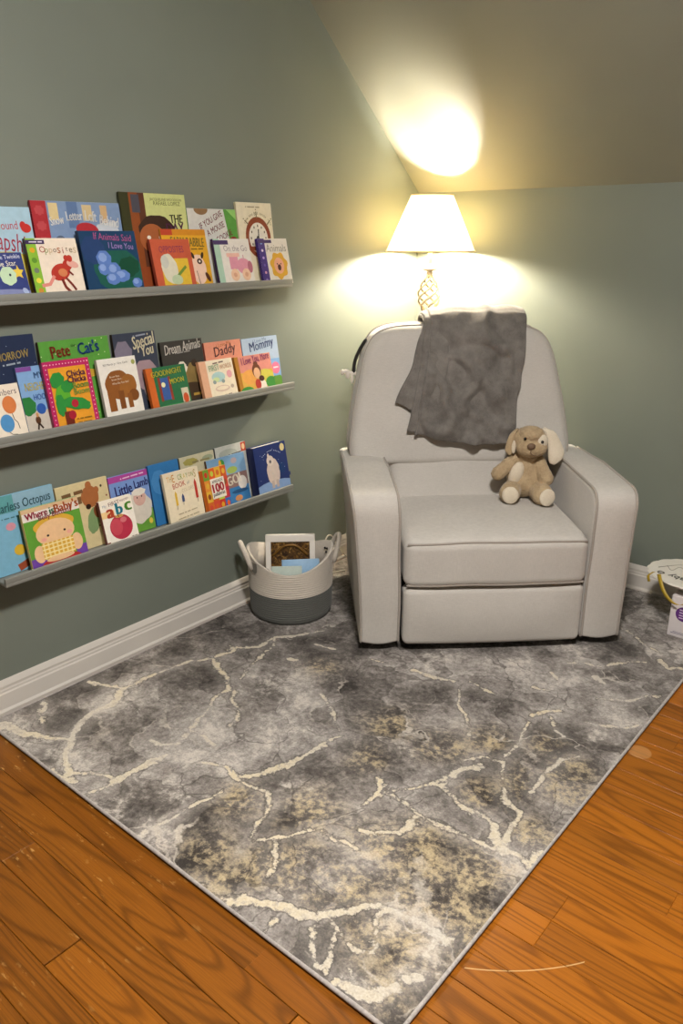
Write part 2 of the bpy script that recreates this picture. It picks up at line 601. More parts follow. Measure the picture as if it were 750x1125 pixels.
def rug_material():
    m = NT('marble_rug_pile')
    P = m.coord('Object')
    def attr(n):
        a = m.n('ShaderNodeAttribute', attribute_name=n)
        return a.outputs['Fac']
    vein, beige, light, dark = attr('vein'), attr('beige'), attr('light'), attr('dark')
    wob = m.n('ShaderNodeTexNoise')
    wob.inputs['Scale'].default_value = 4.0
    wob.inputs['Detail'].default_value = 5
    m.t.links.new(P, wob.inputs['Vector'])
    va = m.n('ShaderNodeVectorMath', operation='MULTIPLY_ADD')
    m.t.links.new(wob.outputs['Color'], va.inputs[0])
    va.inputs[1].default_value = (0.42, 0.42, 0.0)
    m.t.links.new(P, va.inputs[2])
    PD = va.outputs[0]
    n_big = m.noise(P, 3.2, 5, 0.6, 0.6)
    n_mid = m.noise(P, 12.0, 7, 0.70, 0.5)
    n_fin = m.noise(P, 62.0, 4, 0.68)
    n_pix = m.noise(P, 190.0, 2, 0.6)
    cell = m.n('ShaderNodeTexVoronoi', feature='F1')
    cell.inputs['Scale'].default_value = 5.0
    m.t.links.new(PD, cell.inputs['Vector'])
    cs = m.n('ShaderNodeSeparateColor')
    m.t.links.new(cell.outputs['Color'], cs.inputs[0])
    crack = m.n('ShaderNodeTexVoronoi', feature='DISTANCE_TO_EDGE')
    crack.inputs['Scale'].default_value = 5.0
    m.t.links.new(PD, crack.inputs['Vector'])
    # smudged greys: slabs of stone, each a slightly different tone
    g = m.math('ADD', m.math('MULTIPLY', n_big, 0.38), m.math('MULTIPLY', n_mid, 0.85))
    g = m.math('ADD', g, m.math('MULTIPLY', m.math('SUBTRACT', n_fin, 0.5), 0.55))
    g = m.math('ADD', g, m.math('MULTIPLY', m.math('SUBTRACT', cs.outputs[0], 0.5), 0.20))
    g = m.math('ADD', g, m.math('SUBTRACT', m.math('MULTIPLY', light, 0.18), 0.08))
    g = m.math('SUBTRACT', g, m.math('MULTIPLY', dark, 0.17))
    grey = m.ramp(g, [(0.22, lin('#3c3836')), (0.42, lin('#6d6865')), (0.58, lin('#989390')), (0.80, lin('#cbc6c2'))])
    # tan mottling
    bm_ = m.math('MULTIPLY', m.math('SUBTRACT', m.math('ADD', m.math('MULTIPLY', n_fin, 0.80), m.math('MULTIPLY', n_mid, 0.90)), 0.80, True), 6.0, True)
    bmask = m.math('MULTIPLY', bm_, m.math('MULTIPLY', beige, 1.3, True), True)
    col = m.mix(m.math('MULTIPLY', bmask, 0.80), grey, lin('#c6b592'))
    brown = m.math('MULTIPLY', m.math('MULTIPLY', m.math('SUBTRACT', 0.5, n_fin, True), 4.0, True), beige, True)
    col = m.mix(m.math('MULTIPLY', brown, 0.40), col, lin('#5f5444'))
    # washed-out pale patches
    wp = m.math('ADD', m.math('ADD', m.math('MULTIPLY', n_mid, 0.95), m.math('MULTIPLY', n_fin, 0.40)), m.math('MULTIPLY', light, 0.26))
    wp = m.math('MULTIPLY', m.math('SUBTRACT', wp, 0.91, True), 8.0, True)
    col = m.mix(m.math('MULTIPLY', wp, 0.60), col, lin('#d5cfc8'))
    # cracks between the slabs, some dark and some pale
    some = m.math('MULTIPLY', m.math('SUBTRACT', n_big, 0.42, True), 8.0, True)
    hd = m.math('MULTIPLY', m.math('SUBTRACT', 0.016, crack.outputs['Distance'], True), 110.0, True)
    col = m.mix(m.math('MULTIPLY', m.math('MULTIPLY', hd, some), 0.55), col, lin('#403b38'))
    some2 = m.math('MULTIPLY', m.math('SUBTRACT', 0.47, n_big, True), 8.0, True)
    hl = m.math('MULTIPLY', m.math('SUBTRACT', m.math('MULTIPLY', n_fin, 0.045), crack.outputs['Distance'], True), 70.0, True)
    col = m.mix(m.math('MULTIPLY', m.math('MULTIPLY', hl, some2), 0.8), col, lin('#cfc8bf'))
    # traced veins: pale halo, broken dark edge, cream core
    vd = m.math('ADD', vein, m.math('MULTIPLY', m.math('SUBTRACT', n_mid, 0.5), 0.050))
    vd = m.math('ADD', vd, m.math('MULTIPLY', m.math('SUBTRACT', n_fin, 0.5), 0.030))
    halo = m.math('SUBTRACT', 1.0, m.math('MULTIPLY', vd, 26.0), True)
    col = m.mix(m.math('MULTIPLY', m.math('MULTIPLY', halo, n_mid), 0.55), col, lin('#c2bdb9'))
    edge = m.math('SUBTRACT', 1.0, m.math('MULTIPLY', m.math('ABSOLUTE', m.math('SUBTRACT', vd, 0.0048)), 260.0), True)
    col = m.mix(m.math('MULTIPLY', m.math('MULTIPLY', edge, some), 0.65), col, lin('#4a4440'))
    vm = m.math('MULTIPLY', m.math('SUBTRACT', 0.0026, vd), 300.0, True)
    vcol = m.mix(m.math('MULTIPLY', m.math('SUBTRACT', n_big, 0.35, True), 3.0, True), lin('#d4cfc8'), lin('#e2d7bf'))
    vcol = m.mix(m.math('MULTIPLY', m.math('SUBTRACT', n_fin, 0.50, True), 3.5, True), vcol, lin('#a59e98'))
    col = m.mix(m.math('MULTIPLY', vm, 0.90), col, vcol)
    col = m.mix(0.35, col, m.ramp(n_pix, [(0.3, lin('#5b5551')), (0.7, lin('#d8d2cb'))]), 'OVERLAY')
    m.base(col)
    m.set(Roughness=0.95)
    m.b.inputs['Specular IOR Level'].default_value = 0.1
    m.b.inputs['Sheen Weight'].default_value = 0.15
    m.bump(m.math('ADD', m.math('MULTIPLY', n_pix, 0.6), m.math('MULTIPLY', vm, -0.5)), 0.5, 0.004)
    return m.m

def make_rug():
    x0, x1, y0, y1 = RUG
    nx, ny = 300, 434
    xs = np.linspace(x0, x1, nx)
    ys = np.linspace(y0, y1, ny)
    X, Y = np.meshgrid(xs, ys)
    X, Y = X.ravel(), Y.ravel()
    # gentle wobble so the traced lines are not ruler straight
    rs = np.random.RandomState(3)
    wx, wy = np.zeros_like(X), np.zeros_like(Y)
    for k in range(14):
        a = rs.uniform(0, 2 * PI)
        fq = rs.uniform(15, 75)
        ph = rs.uniform(0, 2 * PI, 2)
        amp = 0.10 / fq
        wx += amp * np.sin((X * math.cos(a) + Y * math.sin(a)) * fq + ph[0])
        wy += amp * np.sin((X * math.sin(a) - Y * math.cos(a)) * fq + ph[1])
    Xw, Yw = X + wx, Y + wy
    vein = np.full(X.shape, 0.08)
    for wmm, pts in VEINS:
        half = wmm * 0.00042
        for (ax, ay), (bx_, by_) in zip(pts[:-1], pts[1:]):
            ax, ay, bx2, by2 = ax / 1000, ay / 1000, bx_ / 1000, by_ / 1000
            dx, dy = bx2 - ax, by2 - ay
            L2 = dx * dx + dy * dy + 1e-9
            t = np.clip(((Xw - ax) * dx + (Yw - ay) * dy) / L2, 0, 1)
            d = np.hypot(Xw - ax - t * dx, Yw - ay - t * dy) - half
            vein = np.minimum(vein, d)
    fld = {'b': np.zeros_like(X), 'l': np.zeros_like(X), 'd': np.zeros_like(X)}
    for k, r, pts in BLOTS:
        for (px, py) in pts:
            d2 = ((Xw - px / 1000) ** 2 + (Yw - py / 1000) ** 2) / (r / 1000 * {'b': 0.72, 'l': 1.0, 'd': 1.0}[k]) ** 2
            fld[k] = np.maximum(fld[k], np.exp(-d2 * 0.9))
    zz = RUG_T + 0.0015 * np.sin(X * 9 + Y * 4) * 0.4
    me = bpy.data.meshes.new('area_rug')
    N = nx * ny
    me.vertices.add(N)
    me.vertices.foreach_set('co', np.stack([X, Y, zz], 1).astype(np.float32).ravel())
    q = (nx - 1) * (ny - 1)
    i = np.arange(nx - 1)[None, :] + np.arange(ny - 1)[:, None] * nx
    quads = np.stack([i, i + 1, i + 1 + nx, i + nx], -1).reshape(-1)
    me.loops.add(q * 4)
    me.loops.foreach_set('vertex_index', quads.astype(np.int32))
    me.polygons.add(q)
    me.polygons.foreach_set('loop_start', np.arange(0, q * 4, 4, dtype=np.int32))
    me.update(calc_edges=True)
    for n, arr in (('vein', vein), ('beige', fld['b']), ('light', fld['l']), ('dark', fld['d'])):
        a = me.attributes.new(n, 'FLOAT', 'POINT')
        a.data.foreach_set('value', arr.astype(np.float32))
    me.materials.append(rug_material())
    me.polygons.foreach_set('use_smooth', [True] * q)
    me.validate()
    root = empty('area_rug', ((x0 + x1) / 2, (y0 + y1) / 2, 0))
    tag(root, 'large grey marble-patterned area rug with cream veins under the armchair', 'rug')
    o = link(bpy.data.objects.new('pile', me), root)
    o.location = (-(x0 + x1) / 2, -(y0 + y1) / 2, 0)
    M_BIND = plain('rug_binding', '#b5aeaa', 0.9, 0, 0.1, 0.2, 120)
    cx, cy = root.location.x, root.location.y
    hx, hy = (x1 - x0) / 2, (y1 - y0) / 2
    mesh_obj('backing', box(-hx, hx, -hy, hy, 0.001, 0.0085), M_BIND, root, smooth=False)
    pth = [(-hx, -hy, 0.0075), (hx, -hy, 0.0075), (hx, hy, 0.0075), (-hx, hy, 0.0075)]
    dense = []
    for a, b in zip(pth, pth[1:] + pth[:1]):
        dense += [Vector(a).lerp(Vector(b), t / 30) for t in range(30)]
    mesh_obj('binding', tube(dense, 0.0052, 8, True), M_BIND, root)
make_rug()

# ------------------------------------------------------------------ recliner armchair
def fabric(name, hexc, weave=900, b=0.25, sheen=0.25):
    m = NT(name)
    P = m.coord('Object')
    c = lin(hexc)
    st1 = m.noise(m.coord('Object', (60, 60, 700)), 1.0, 2)
    st2 = m.noise(m.coord('Object', (700, 700, 60)), 1.0, 2)
    big = m.noise(P, 5.0, 3)
    s = m.math('ADD', m.math('MULTIPLY', st1, 0.5), m.math('MULTIPLY', st2, 0.5))
    t = m.math('ADD', m.math('MULTIPLY', s, 0.7), m.math('MULTIPLY', big, 0.3))
    m.base(m.ramp(t, [(0.32, tuple(v * 0.86 for v in c)), (0.68, tuple(min(1, v * 1.12) for v in c))]))
    m.set(Roughness=0.9)
    m.b.inputs['Specular IOR Level'].default_value = 0.15
    m.b.inputs['Sheen Weight'].default_value = sheen
    m.bump(s, b, 0.0015)
    return m.m
M_LINEN = fabric('grey_linen', '#c6c1bb')
M_PIPE = fabric('grey_linen_piping', '#a59d95')
M_DARK = plain('dark_mechanism', '#1b1817', 0.7)

CH_O, CH_A = (0.993, -0.903, RUG_T + 0.0012), math.radians(43.5)
chair = empty('recliner_armchair', CH_O, CH_A)
tag(chair, 'pale grey linen recliner armchair with rounded arms, facing the shelves and rug', 'armchair')
def chair_world(x, y, z):
    c, s = math.cos(CH_A), math.sin(CH_A)
    return Vector((CH_O[0] + x * c - y * s, CH_O[1] + x * s + y * c, z))
ZR = RUG_T
def wrk(p, f, a):
    return a * mnoise.noise(Vector(p) * f)

def rounded_outline(pts, n=6):
    """closed polygon of (a, b, radius) with rounded corners"""
    out = []
    N = len(pts)
    for i, (a, b, r) in enumerate(pts):
        p = Vector((a, b))
        u = (Vector(pts[i - 1][:2]) - p).normalized()
        v = (Vector(pts[(i + 1) % N][:2]) - p).normalized()
        t = r / math.tan(max(0.05, u.angle(v) / 2))
        p0, p1 = p + u * t, p + v * t
        for k in range(n + 1):
            w_ = k / n
            out.append((p0 * (1 - w_) + p * w_) * (1 - w_) + (p * (1 - w_) + p1 * w_) * w_)
    return out
def slab_geo(outline, x0, x1, r, fn, k=4, mid=5):
    """outline in (y, z) given depth along x with softly rounded edges"""
    cen = sum(outline, Vector((0, 0))) / len(outline)
    def rg(off, x, s=1.0):
        R = []
        for p in outline:
            d = p - cen
            q = cen + d * ((d.length - off) / d.length) * s
            R.append((x, q.x, q.y))
        return R
    rings = [rg(r, x0, sc) for sc in (0.1, 0.4, 0.7, 0.9)]
    rings += [rg(r * (1 - math.sin(PI / 2 * i / k)), x0 + r * (1 - math.cos(PI / 2 * i / k))) for i in range(k + 1)]
    rings += [rg(-0.007 * math.sin(PI * i / mid), x0 + r + (x1 - x0 - 2 * r) * i / mid) for i in range(1, mid)]
    rings += [rg(r * (1 - math.cos(PI / 2 * i / k)), x1 - r + r * math.sin(PI / 2 * i / k)) for i in range(k + 1)]
    rings += [rg(r, x1, sc) for sc in (0.9, 0.7, 0.4, 0.1)]
    n = len(outline)
    V = [fn(p) for R in rings for p in R]
    F = []
    for i in range(len(rings) - 1):
        for jj in range(n):
            F.append((i * n + jj, i * n + (jj + 1) % n, (i + 1) * n + (jj + 1) % n, (i + 1) * n + jj))
    F.append(tuple(range(n))[::-1])
    F.append(tuple((len(rings) - 1) * n + jj for jj in range(n)))
    return V, F
ARM = rounded_outline([(0.020, 0.034, 0.012), (0.014, 0.33, 0.5), (0.004, 0.596, 0.075), (0.35, 0.612, 0.4), (0.72, 0.592, 0.05), (0.74, 0.07, 0.03)], 7)
ARM2 = []
for p, q in zip(ARM, ARM[1:] + ARM[:1]):          # even out long runs
    m_ = max(1, int((q - p).length / 0.035))
    ARM2 += [p.lerp(q, t / m_) for t in range(m_)]
def arm_fn(side, flare):
    def fn(p):
        x, y, z = p
        v = (z - 0.05) / 0.56
        u = (x - 0.332) / 0.146
        x += flare * v * v * (0.25 + 0.75 * u)
        x += wrk((x, y, z), 7, 0.003)
        y += wrk((z, x, y), 8, 0.003)
        return (side * x + 0.012, y, z)
    return fn
for side, fl in ((1, 0.010), (-1, 0.040)):
    f = arm_fn(side, fl)
    arm = mesh_obj('armrest', slab_geo(ARM2, 0.332, 0.478, 0.022, f), M_LINEN, chair)
    for xx in (0.332 + 0.0055, 0.478 - 0.0055):
        line = []
        for p in ARM2:
            cen = Vector((0.37, 0.33))
            d_ = p - cen
            q = cen + d_ * ((d_.length - 0.0045) / d_.length)
            if not (q.y < 0.06 and q.x > 0.03) and q.x < 0.66:
                line.append((q.x, q.y))
        line.sort(key=lambda q: math.atan2(q[1] - 0.33, 0.37 - q[0]))
        mesh_obj('piping', tube([Vector(f((xx, a_, b_))) for a_, b_ in line], 0.0050, 8), M_PIPE, arm)

def seat_fn(p):
    x, y, z = p
    x0_ = x
    x = x - 0.012
    u, v = x / 0.330, (y + 0.005) / 0.53
    x = x0_
    if z > 0.36:
        crown = max(0, 1 - u * u) ** 0.7 * math.sin(PI * min(1, max(0, v * 0.85 + 0.1)))
        z += (z - 0.36) / 0.08 * 0.026 * crown
        z -= (z - 0.36) / 0.08 * 0.012 * max(0, 1 - v / 0.16)
    y -= 0.012 * max(0, 1 - abs(u) ** 4) * max(0, 1 - v / 0.2)
    z += wrk((x, y, 3), 6, 0.004)
    return (x, y, z)
seat = mesh_obj('seat_cushion', rbox(-0.314, 0.338, -0.005, 0.56, 0.258, 0.44, 0.034, 5, 12, seat_fn), M_LINEN, chair)
for zz in (0.440 - 0.010, 0.258 + 0.010):
    line = [Vector(seat_fn((-0.304 + 0.632 * t / 24, -0.005 + 0.0095, zz))) for t in range(25)]
    mesh_obj('piping', tube(line, 0.0044, 8), M_PIPE, seat)

def foot_fn(p):
    x, y, z = p
    u, v = x / 0.318, (z - 0.035) / 0.22
    y -= 0.016 * max(0, 1 - u ** 4) * math.sin(PI * min(1, max(0, v))) * (1 if y < 0.03 else 0)
    y += wrk((x, z, 1), 6, 0.003)
    z -= 0.004 * max(0, 1 - u * u) * (1 if v < 0.3 else 0)
    return (x, y, z)
mesh_obj('footrest', rbox(-0.312, 0.336, 0.0, 0.075, 0.032, 0.254, 0.022, 4, 12, foot_fn), M_LINEN, chair)

def lean(p):
    """backrest leans away from the seat"""
    x, y, z = p
    return (x - 0.030, y + 0.478 + (z - 0.57) * 0.27, z)
def low_fn(p):
    x, y, z = p
    y -= 0.02 * max(0, 1 - (x / 0.32) ** 2)
    y += wrk((x, y, z), 6, 0.004)
    return lean((x, y, z))
mesh_obj('lumbar_cushion', rbox(-0.285, 0.350, 0.015, 0.17, 0.36, 0.66, 0.04, 4, 10, low_fn), M_LINEN, chair)

HALF = [(0.0, 1.100), (0.16, 1.099), (0.27, 1.090), (0.335, 1.062), (0.372, 1.005), (0.395, 0.92), (0.420, 0.80), (0.438, 0.68),
        (0.440, 0.62), (0.425, 0.585), (0.385, 0.572), (0.25, 0.567), (0.12, 0.565), (0.0, 0.565)]
OUT = [Vector((x, 0, z)) for x, z in HALF] + [Vector((-x, 0, z)) for x, z in HALF[-2:0:-1]]
OUT = smooth_path(OUT, 5, True)
CEN = Vector((0, 0, 0.83))
def ring(off, y):
    """outline moved inwards by off metres"""
    out = []
    for p in OUT:
        d = p - CEN
        L = d.length
        q = CEN + d * ((L - off) / L)
        out.append((q.x, y, q.z))
    return out
def pad_dome(x, z):
    return 0.028 * max(0, 1 - (x / 0.44) ** 2) ** 0.6 * max(0, 1 - ((z - 0.83) / 0.27) ** 2) ** 0.6
def pad_geo(depth=0.165, r=0.04, k=5):
    rings = []
    for i in range(k + 1):
        a = PI / 2 * i / k
        rings.append(ring(r * (1 - math.sin(a)), r * (1 - math.cos(a))))
    rings = [ring(0.30 * s + r * (1 - s), 0.0) if False else None for s in ()] + rings
    back = [ring(r * (1 - math.cos(PI / 2 * i / k)), depth - r * (1 - math.sin(PI / 2 * i / k))) for i in range(k + 1)]
    rings += back
    n = len(OUT)
    V, F = [], []
    # front cap as shrinking rings
    fr = []
    for s in (0.08, 0.2, 0.34, 0.48, 0.62, 0.75, 0.86, 0.94):
        fr.append([(CEN.x + (p[0] - CEN.x) * s, p[1], CEN.z + (p[2] - CEN.z) * s) for p in rings[0]])
    bk = []
    for s in (0.9, 0.7, 0.45, 0.15):
        bk.append([(CEN.x + (p[0] - CEN.x) * s, p[1], CEN.z + (p[2] - CEN.z) * s) for p in rings[-1]])
    allr = fr + rings + bk
    for R in allr:
        for p in R:
            x, y, z = p
            if y < 0.06:
                y -= pad_dome(x, z)
                y += wrk((x, z, 5), 5, 0.006)
            V.append(lean((x, y, z)))
    for i in range(len(allr) - 1):
        for j in range(n):
            F.append((i * n + j, i * n + (j + 1) % n, (i + 1) * n + (j + 1) % n, (i + 1) * n + j))
    F.append(tuple(range(n))[::-1])
    F.append(tuple((len(allr) - 1) * n + j for j in range(n)))
    return V, F
back = mesh_obj('backrest', pad_geo(), M_LINEN, chair)
pl = [Vector(lean(p)) for p in ring(0.004, 0.020)]
mesh_obj('piping', tube(pl, 0.0042, 8, True), M_PIPE, back)
pl = [Vector(lean(p)) for p in ring(0.0, 0.125)]
mesh_obj('piping', tube(pl, 0.0042, 8, True), M_PIPE, back)
# rear shell between the arms, dark rocker base
mesh_obj('rear_panel', rbox(-0.31, 0.31, 0.66, 0.735, 0.07, 0.60, 0.03, 3, 4), M_LINEN, chair)
mesh_obj('side_rail', rbox(-0.33, 0.33, 0.075, 0.70, 0.07, 0.262, 0.01, 2, 3), M_DARK, chair)
base = mesh_obj('rocker_base', [rbox(-0.27, -0.20, 0.10, 0.68, 0.0, 0.08, 0.008, 2, 3), rbox(0.20, 0.27, 0.10, 0.68, 0.0, 0.08, 0.008, 2, 3),
                                rbox(-0.2, 0.2, 0.14, 0.20, 0.0, 0.05, 0.008, 2, 3), rbox(-0.2, 0.2, 0.58, 0.64, 0.0, 0.05, 0.008, 2, 3)], M_DARK, chair)
# dark cover strap and white plastic hook on the side of the backrest
sp = [lean((-0.362, 0.075, 1.040)), lean((-0.388, 0.080, 1.000)), lean((-0.408, 0.085, 0.955)), lean((-0.416, 0.085, 0.905))]
mesh_obj('strap', tube(smooth_path([Vector(p) for p in sp], 6), [0.006] + [0.013] * 17 + [0.006], 8, flat=0.45), plain('black_webbing', '#1f1c1a', 0.8), chair)
tag(mesh_obj('hook', [tube(smooth_path([Vector(lean(p)) for p in ((-0.405, 0.085, 0.905), (-0.428, 0.085, 0.908), (-0.446, 0.085, 0.915), (-0.458, 0.085, 0.908))], 5), 0.008, 10),
                  blob(lean((-0.438, 0.085, 0.902)), (0.010, 0.006, 0.017)), blob(lean((-0.460, 0.085, 0.911)), (0.008, 0.007, 0.012)),
                  blob(lean((-0.422, 0.083, 0.886)), (0.006, 0.005, 0.02))], plain('white_plastic', '#d8d0c6', 0.4), chair), 'small white plastic hook')

# ------------------------------------------------------------------ grey throw over the backrest
def plush_mat(name, hexc, hi, scale=420):
    m = NT(name)
    P = m.coord('Object')
    n1 = m.noise(P, scale, 3, 0.7)
    n2 = m.noise(P, 22, 5, 0.65)
    n3 = m.noise(P, 6, 3, 0.6)
    t = m.math('ADD', m.math('MULTIPLY', n1, 0.35), m.math('ADD', m.math('MULTIPLY', n2, 0.4), m.math('MULTIPLY', n3, 0.25)))
    m.base(m.ramp(t, [(0.35, lin(hexc)), (0.65, lin(hi))]))
    m.set(Roughness=0.85)
    m.b.inputs['Specular IOR Level'].default_value = 0.1
    m.b.inputs['Sheen Weight'].default_value = 0.35
    m.b.inputs['Sheen Roughness'].default_value = 0.4
    m.bump(m.math('ADD', m.math('MULTIPLY', n1, 0.5), n2), 0.35, 0.004)
    return m.m
M_THROW = plush_mat('grey_plush_throw', '#5a5653', '#8a8580')
throw = empty('throw_blanket', CH_O, CH_A)
tag(throw, 'folded dark grey plush throw blanket draped over the backrest of the armchair', 'blanket')
def drape(xl0, xl1, xr0, xr1, zbot, lift, seedv, wr=1.0, bot_slope=0.0, nx=60):
    """sheet over the backrest; edges given at the bottom (0) and at the top (1) of the front"""
    prof = [(-0.034, zbot), (-0.037, 0.5 * zbot + 0.5 * 0.92), (-0.036, 0.92), (-0.030, 1.02), (-0.012, 1.083), (0.03, 1.118), (0.085, 1.126), (0.14, 1.112),
            (0.176, 1.065), (0.180, 0.97), (0.182, 0.86)]
    path = smooth_path([Vector((0, y, z)) for y, z in prof], 9)
    V, F = [], []
    n = len(path)
    for i, p in enumerate(path):
        t = (path[min(i + 1, n - 1)] - path[max(i - 1, 0)]).normalized()
        nrm = Vector((0, -t.z, t.y))
        fr = min(1.0, max(0.0, (p.z - zbot) / (1.10 - zbot))) if p.y < 0.05 else 1.0
        front = max(0.0, min(1.0, (0.02 - p.y) / 0.05))
        for j in range(nx + 1):
            u = j / nx
            x = (xl0 + (xl1 - xl0) * fr) * (1 - u) + (xr0 + (xr1 - xr0) * fr) * u
            z = p.z
            if p.y < 0:
                z += bot_slope * (u - 0.5) * (1 - fr) + 0.006 * math.sin(u * 7 + seedv) * (1 - fr)
            h = lift
            wv = 0.0
            wv += 0.009 * math.sin((x * 26 + z * 13) + 2.2 * mnoise.noise(Vector((x * 5, z * 5, seedv))))
            wv += 0.020 * mnoise.noise(Vector((x * 7 + seedv, z * 9 - x * 4, 1.3)))
            wv += 0.007 * mnoise.noise(Vector((x * 22, z * 22, seedv)))
            rg_ = 1 - abs(mnoise.noise(Vector((x * 6.5 + z * 4 + seedv, z * 7.5 - x * 3, 4.1)))) * 2.2
            wv += 0.024 * max(0, rg_) ** 2 - 0.012
            e = min(1.0, min(u, 1 - u) * 9)
            h += wr * max(-lift * 0.7, wv) * (0.35 + 0.65 * front) * (0.4 + 0.6 * e)
            h -= 0.006 * (1 - min(1, min(u, 1 - u) * 14))
            dome = pad_dome(x, max(0.6, min(1.07, z))) if p.y < 0.02 else 0
            q = Vector((x + 0.012 * mnoise.noise(Vector((z * 9, seedv, u))), p.y - 0.75 * dome + 0.012 * front, z)) + nrm * h
            V.append(lean((q.x, q.y, q.z)))
    for i in range(n - 1):
        for j in range(nx):
            a = i * (nx + 1) + j
            F.append((a, a + 1, a + nx + 2, a + nx + 1))
    return V, F
def cloth_part(name, geo, thick):
    o = mesh_obj(name, geo, M_THROW, throw)
    md = o.modifiers.new('thickness', 'SOLIDIFY')
    md.thickness = thick
    md.offset = 1.0
    sb = o.modifiers.new('soft', 'SUBSURF')
    sb.levels = 1
    sb.render_levels = 1
    nx = max(i for i in range(2, 80) if len(geo[0]) % (i + 1) == 0 and geo[1][0][2] == i + 2)
    edge = [Vector(geo[0][k]) + Vector((0.004, -0.006, 0)) for k in range(0, len(geo[0]), nx + 1)]
    mesh_obj('hem', tube(edge[:60], 0.0065, 8), M_THROW, o)
    return o
cloth_part('outer_layer', drape(-0.190, -0.118, 0.185, 0.262, 0.672, 0.028, 1.0, 1.5, -0.040), 0.010)
cloth_part('middle_fold', drape(-0.216, -0.136, -0.100, -0.04, 0.705, 0.011, 4.0, 0.35, -0.02, 16), 0.008)
cloth_part('inner_fold', drape(-0.258, -0.142, -0.120, -0.06, 0.785, 0.004, 7.0, 0.25, -0.05, 16), 0.006)

# ------------------------------------------------------------------ plush dog on the seat
M_FUR = plush_mat('tan_plush_fur', '#a18a6c', '#c6b08f', 300)
M_CREAM = plush_mat('cream_plush_fur', '#d4c6b0', '#eadfcc', 300)
M_NOSE = plain('nose_thread', '#6f5743', 0.6)
M_EYE = plain('black_bead', '#0b0908', 0.15, 0, 0.6)
dog_at = chair_world(0.206, 0.405, RUG_T + 0.455)
dog = empty('plush_dog', dog_at, math.radians(40.0))
tag(dog, 'tan plush toy dog with one cream ear, sitting on the seat against the armrest', 'plush toy')
def limb(a, b, ra, rb, n=7):
    a, b = Vector(a), Vector(b)
    return [blob(a.lerp(b, t / (n - 1)), ((ra + (rb - ra) * t / (n - 1)),) * 3, None, 14, 10) for t in range(n)]
parts = [blob((0, 0.010, 0.095), (0.066, 0.056, 0.090)), blob((0.002, -0.004, 0.070), (0.064, 0.056, 0.066)),
         blob((0.008, -0.012, 0.232), (0.066, 0.058, 0.056)), blob((0.010, -0.046, 0.212), (0.060, 0.040, 0.036)),
         blob((0.010, -0.030, 0.262), (0.048, 0.045, 0.030)), blob((0.004, 0.0, 0.17), (0.045, 0.042, 0.03))]
parts += limb((-0.045, -0.005, 0.155), (-0.110, -0.040, 0.108), 0.024, 0.027)
parts += limb((0.050, -0.010, 0.152), (0.072, -0.055, 0.092), 0.024, 0.029)
parts += limb((-0.040, -0.010, 0.045), (-0.070, -0.090, 0.045), 0.034, 0.040)
parts += limb((0.040, -0.010, 0.045), (0.052, -0.100, 0.042), 0.034, 0.041)
body = mesh_obj('body', parts, M_FUR, dog)
rm = body.modifiers.new('one_skin', 'REMESH')
rm.mode = 'VOXEL'
rm.voxel_size = 0.0030
rm.use_smooth_shade = True
sm = body.modifiers.new('smooth', 'SMOOTH')
sm.iterations = 8
sm.factor = 0.5
tx = bpy.data.textures.new('fuzz', 'CLOUDS')
tx.noise_scale = 0.0045
dp = body.modifiers.new('fuzz', 'DISPLACE')
dp.texture = tx
dp.strength = 0.008
dp.mid_level = 0.5
def fuzz(o, s=0.003):
    d = o.modifiers.new('fuzz', 'DISPLACE')
    d.texture = tx
    d.strength = s
    return o
def ear(pts, widths, thick, m, name):
    P = smooth_path([Vector(p) for p in pts], 6)
    W = smooth_path([Vector((q, 0, 0)) for q in widths], 6)
    V, F = [], []
    seg = 14
    for p, ww in zip(P, W):
        for j in range(seg):
            a = 2 * PI * j / seg
            V.append((p.x + math.cos(a) * ww.x, p.y + math.sin(a) * thick, p.z + math.cos(a) * ww.x * 0.30))
    for i in range(len(P) - 1):
        for j in range(seg):
            F.append((i * seg + j, i * seg + (j + 1) % seg, (i + 1) * seg + (j + 1) % seg, (i + 1) * seg + j))
    F.append(tuple(range(seg))[::-1])
    F.append(tuple((len(P) - 1) * seg + j for j in range(seg)))
    return fuzz(mesh_obj(name, (V, F), m, dog), 0.002)
tag(ear([(0.058, -0.012, 0.280), (0.082, -0.022, 0.262), (0.098, -0.032, 0.225), (0.108, -0.038, 0.185), (0.108, -0.038, 0.158), (0.105, -0.036, 0.146)],
    [0.008, 0.018, 0.024, 0.030, 0.024, 0.008], 0.010, M_CREAM, 'ear'), 'long cream ear')
ear([(-0.042, -0.012, 0.278), (-0.060, -0.018, 0.258), (-0.067, -0.022, 0.225), (-0.068, -0.024, 0.198), (-0.066, -0.022, 0.180)],
    [0.006, 0.012, 0.016, 0.017, 0.006], 0.010, M_FUR, 'ear')
fuzz(mesh_obj('inner_ear', blob((-0.056, -0.036, 0.212), (0.008, 0.006, 0.026)), M_CREAM, dog), 0.002)
fuzz(mesh_obj('eye_patch', blob((0.047, -0.0605, 0.240), (0.022, 0.010, 0.026), Matrix.Rotation(0.35, 3, 'Z')), M_CREAM, dog), 0.002)
fuzz(mesh_obj('belly_patch', blob((-0.040, -0.040, 0.108), (0.026, 0.020, 0.048), Matrix.Rotation(0.32, 3, 'Y')), M_CREAM, dog), 0.002)
for (x, y, z, rz) in ((-0.076, -0.126, 0.048, -0.25), (0.062, -0.136, 0.042, 0.2)):
    pad = fuzz(mesh_obj('foot_pad', blob((x, y, z), (0.031, 0.010, 0.034), Matrix.Rotation(rz, 3, 'Z')), M_CREAM, dog), 0.002)
for (x, y, z) in ((0.042, -0.0735, 0.241), (-0.022, -0.0660, 0.252)):
    mesh_obj('eye', blob((x, y, z), (0.0058, 0.004, 0.0058)), M_EYE, dog)
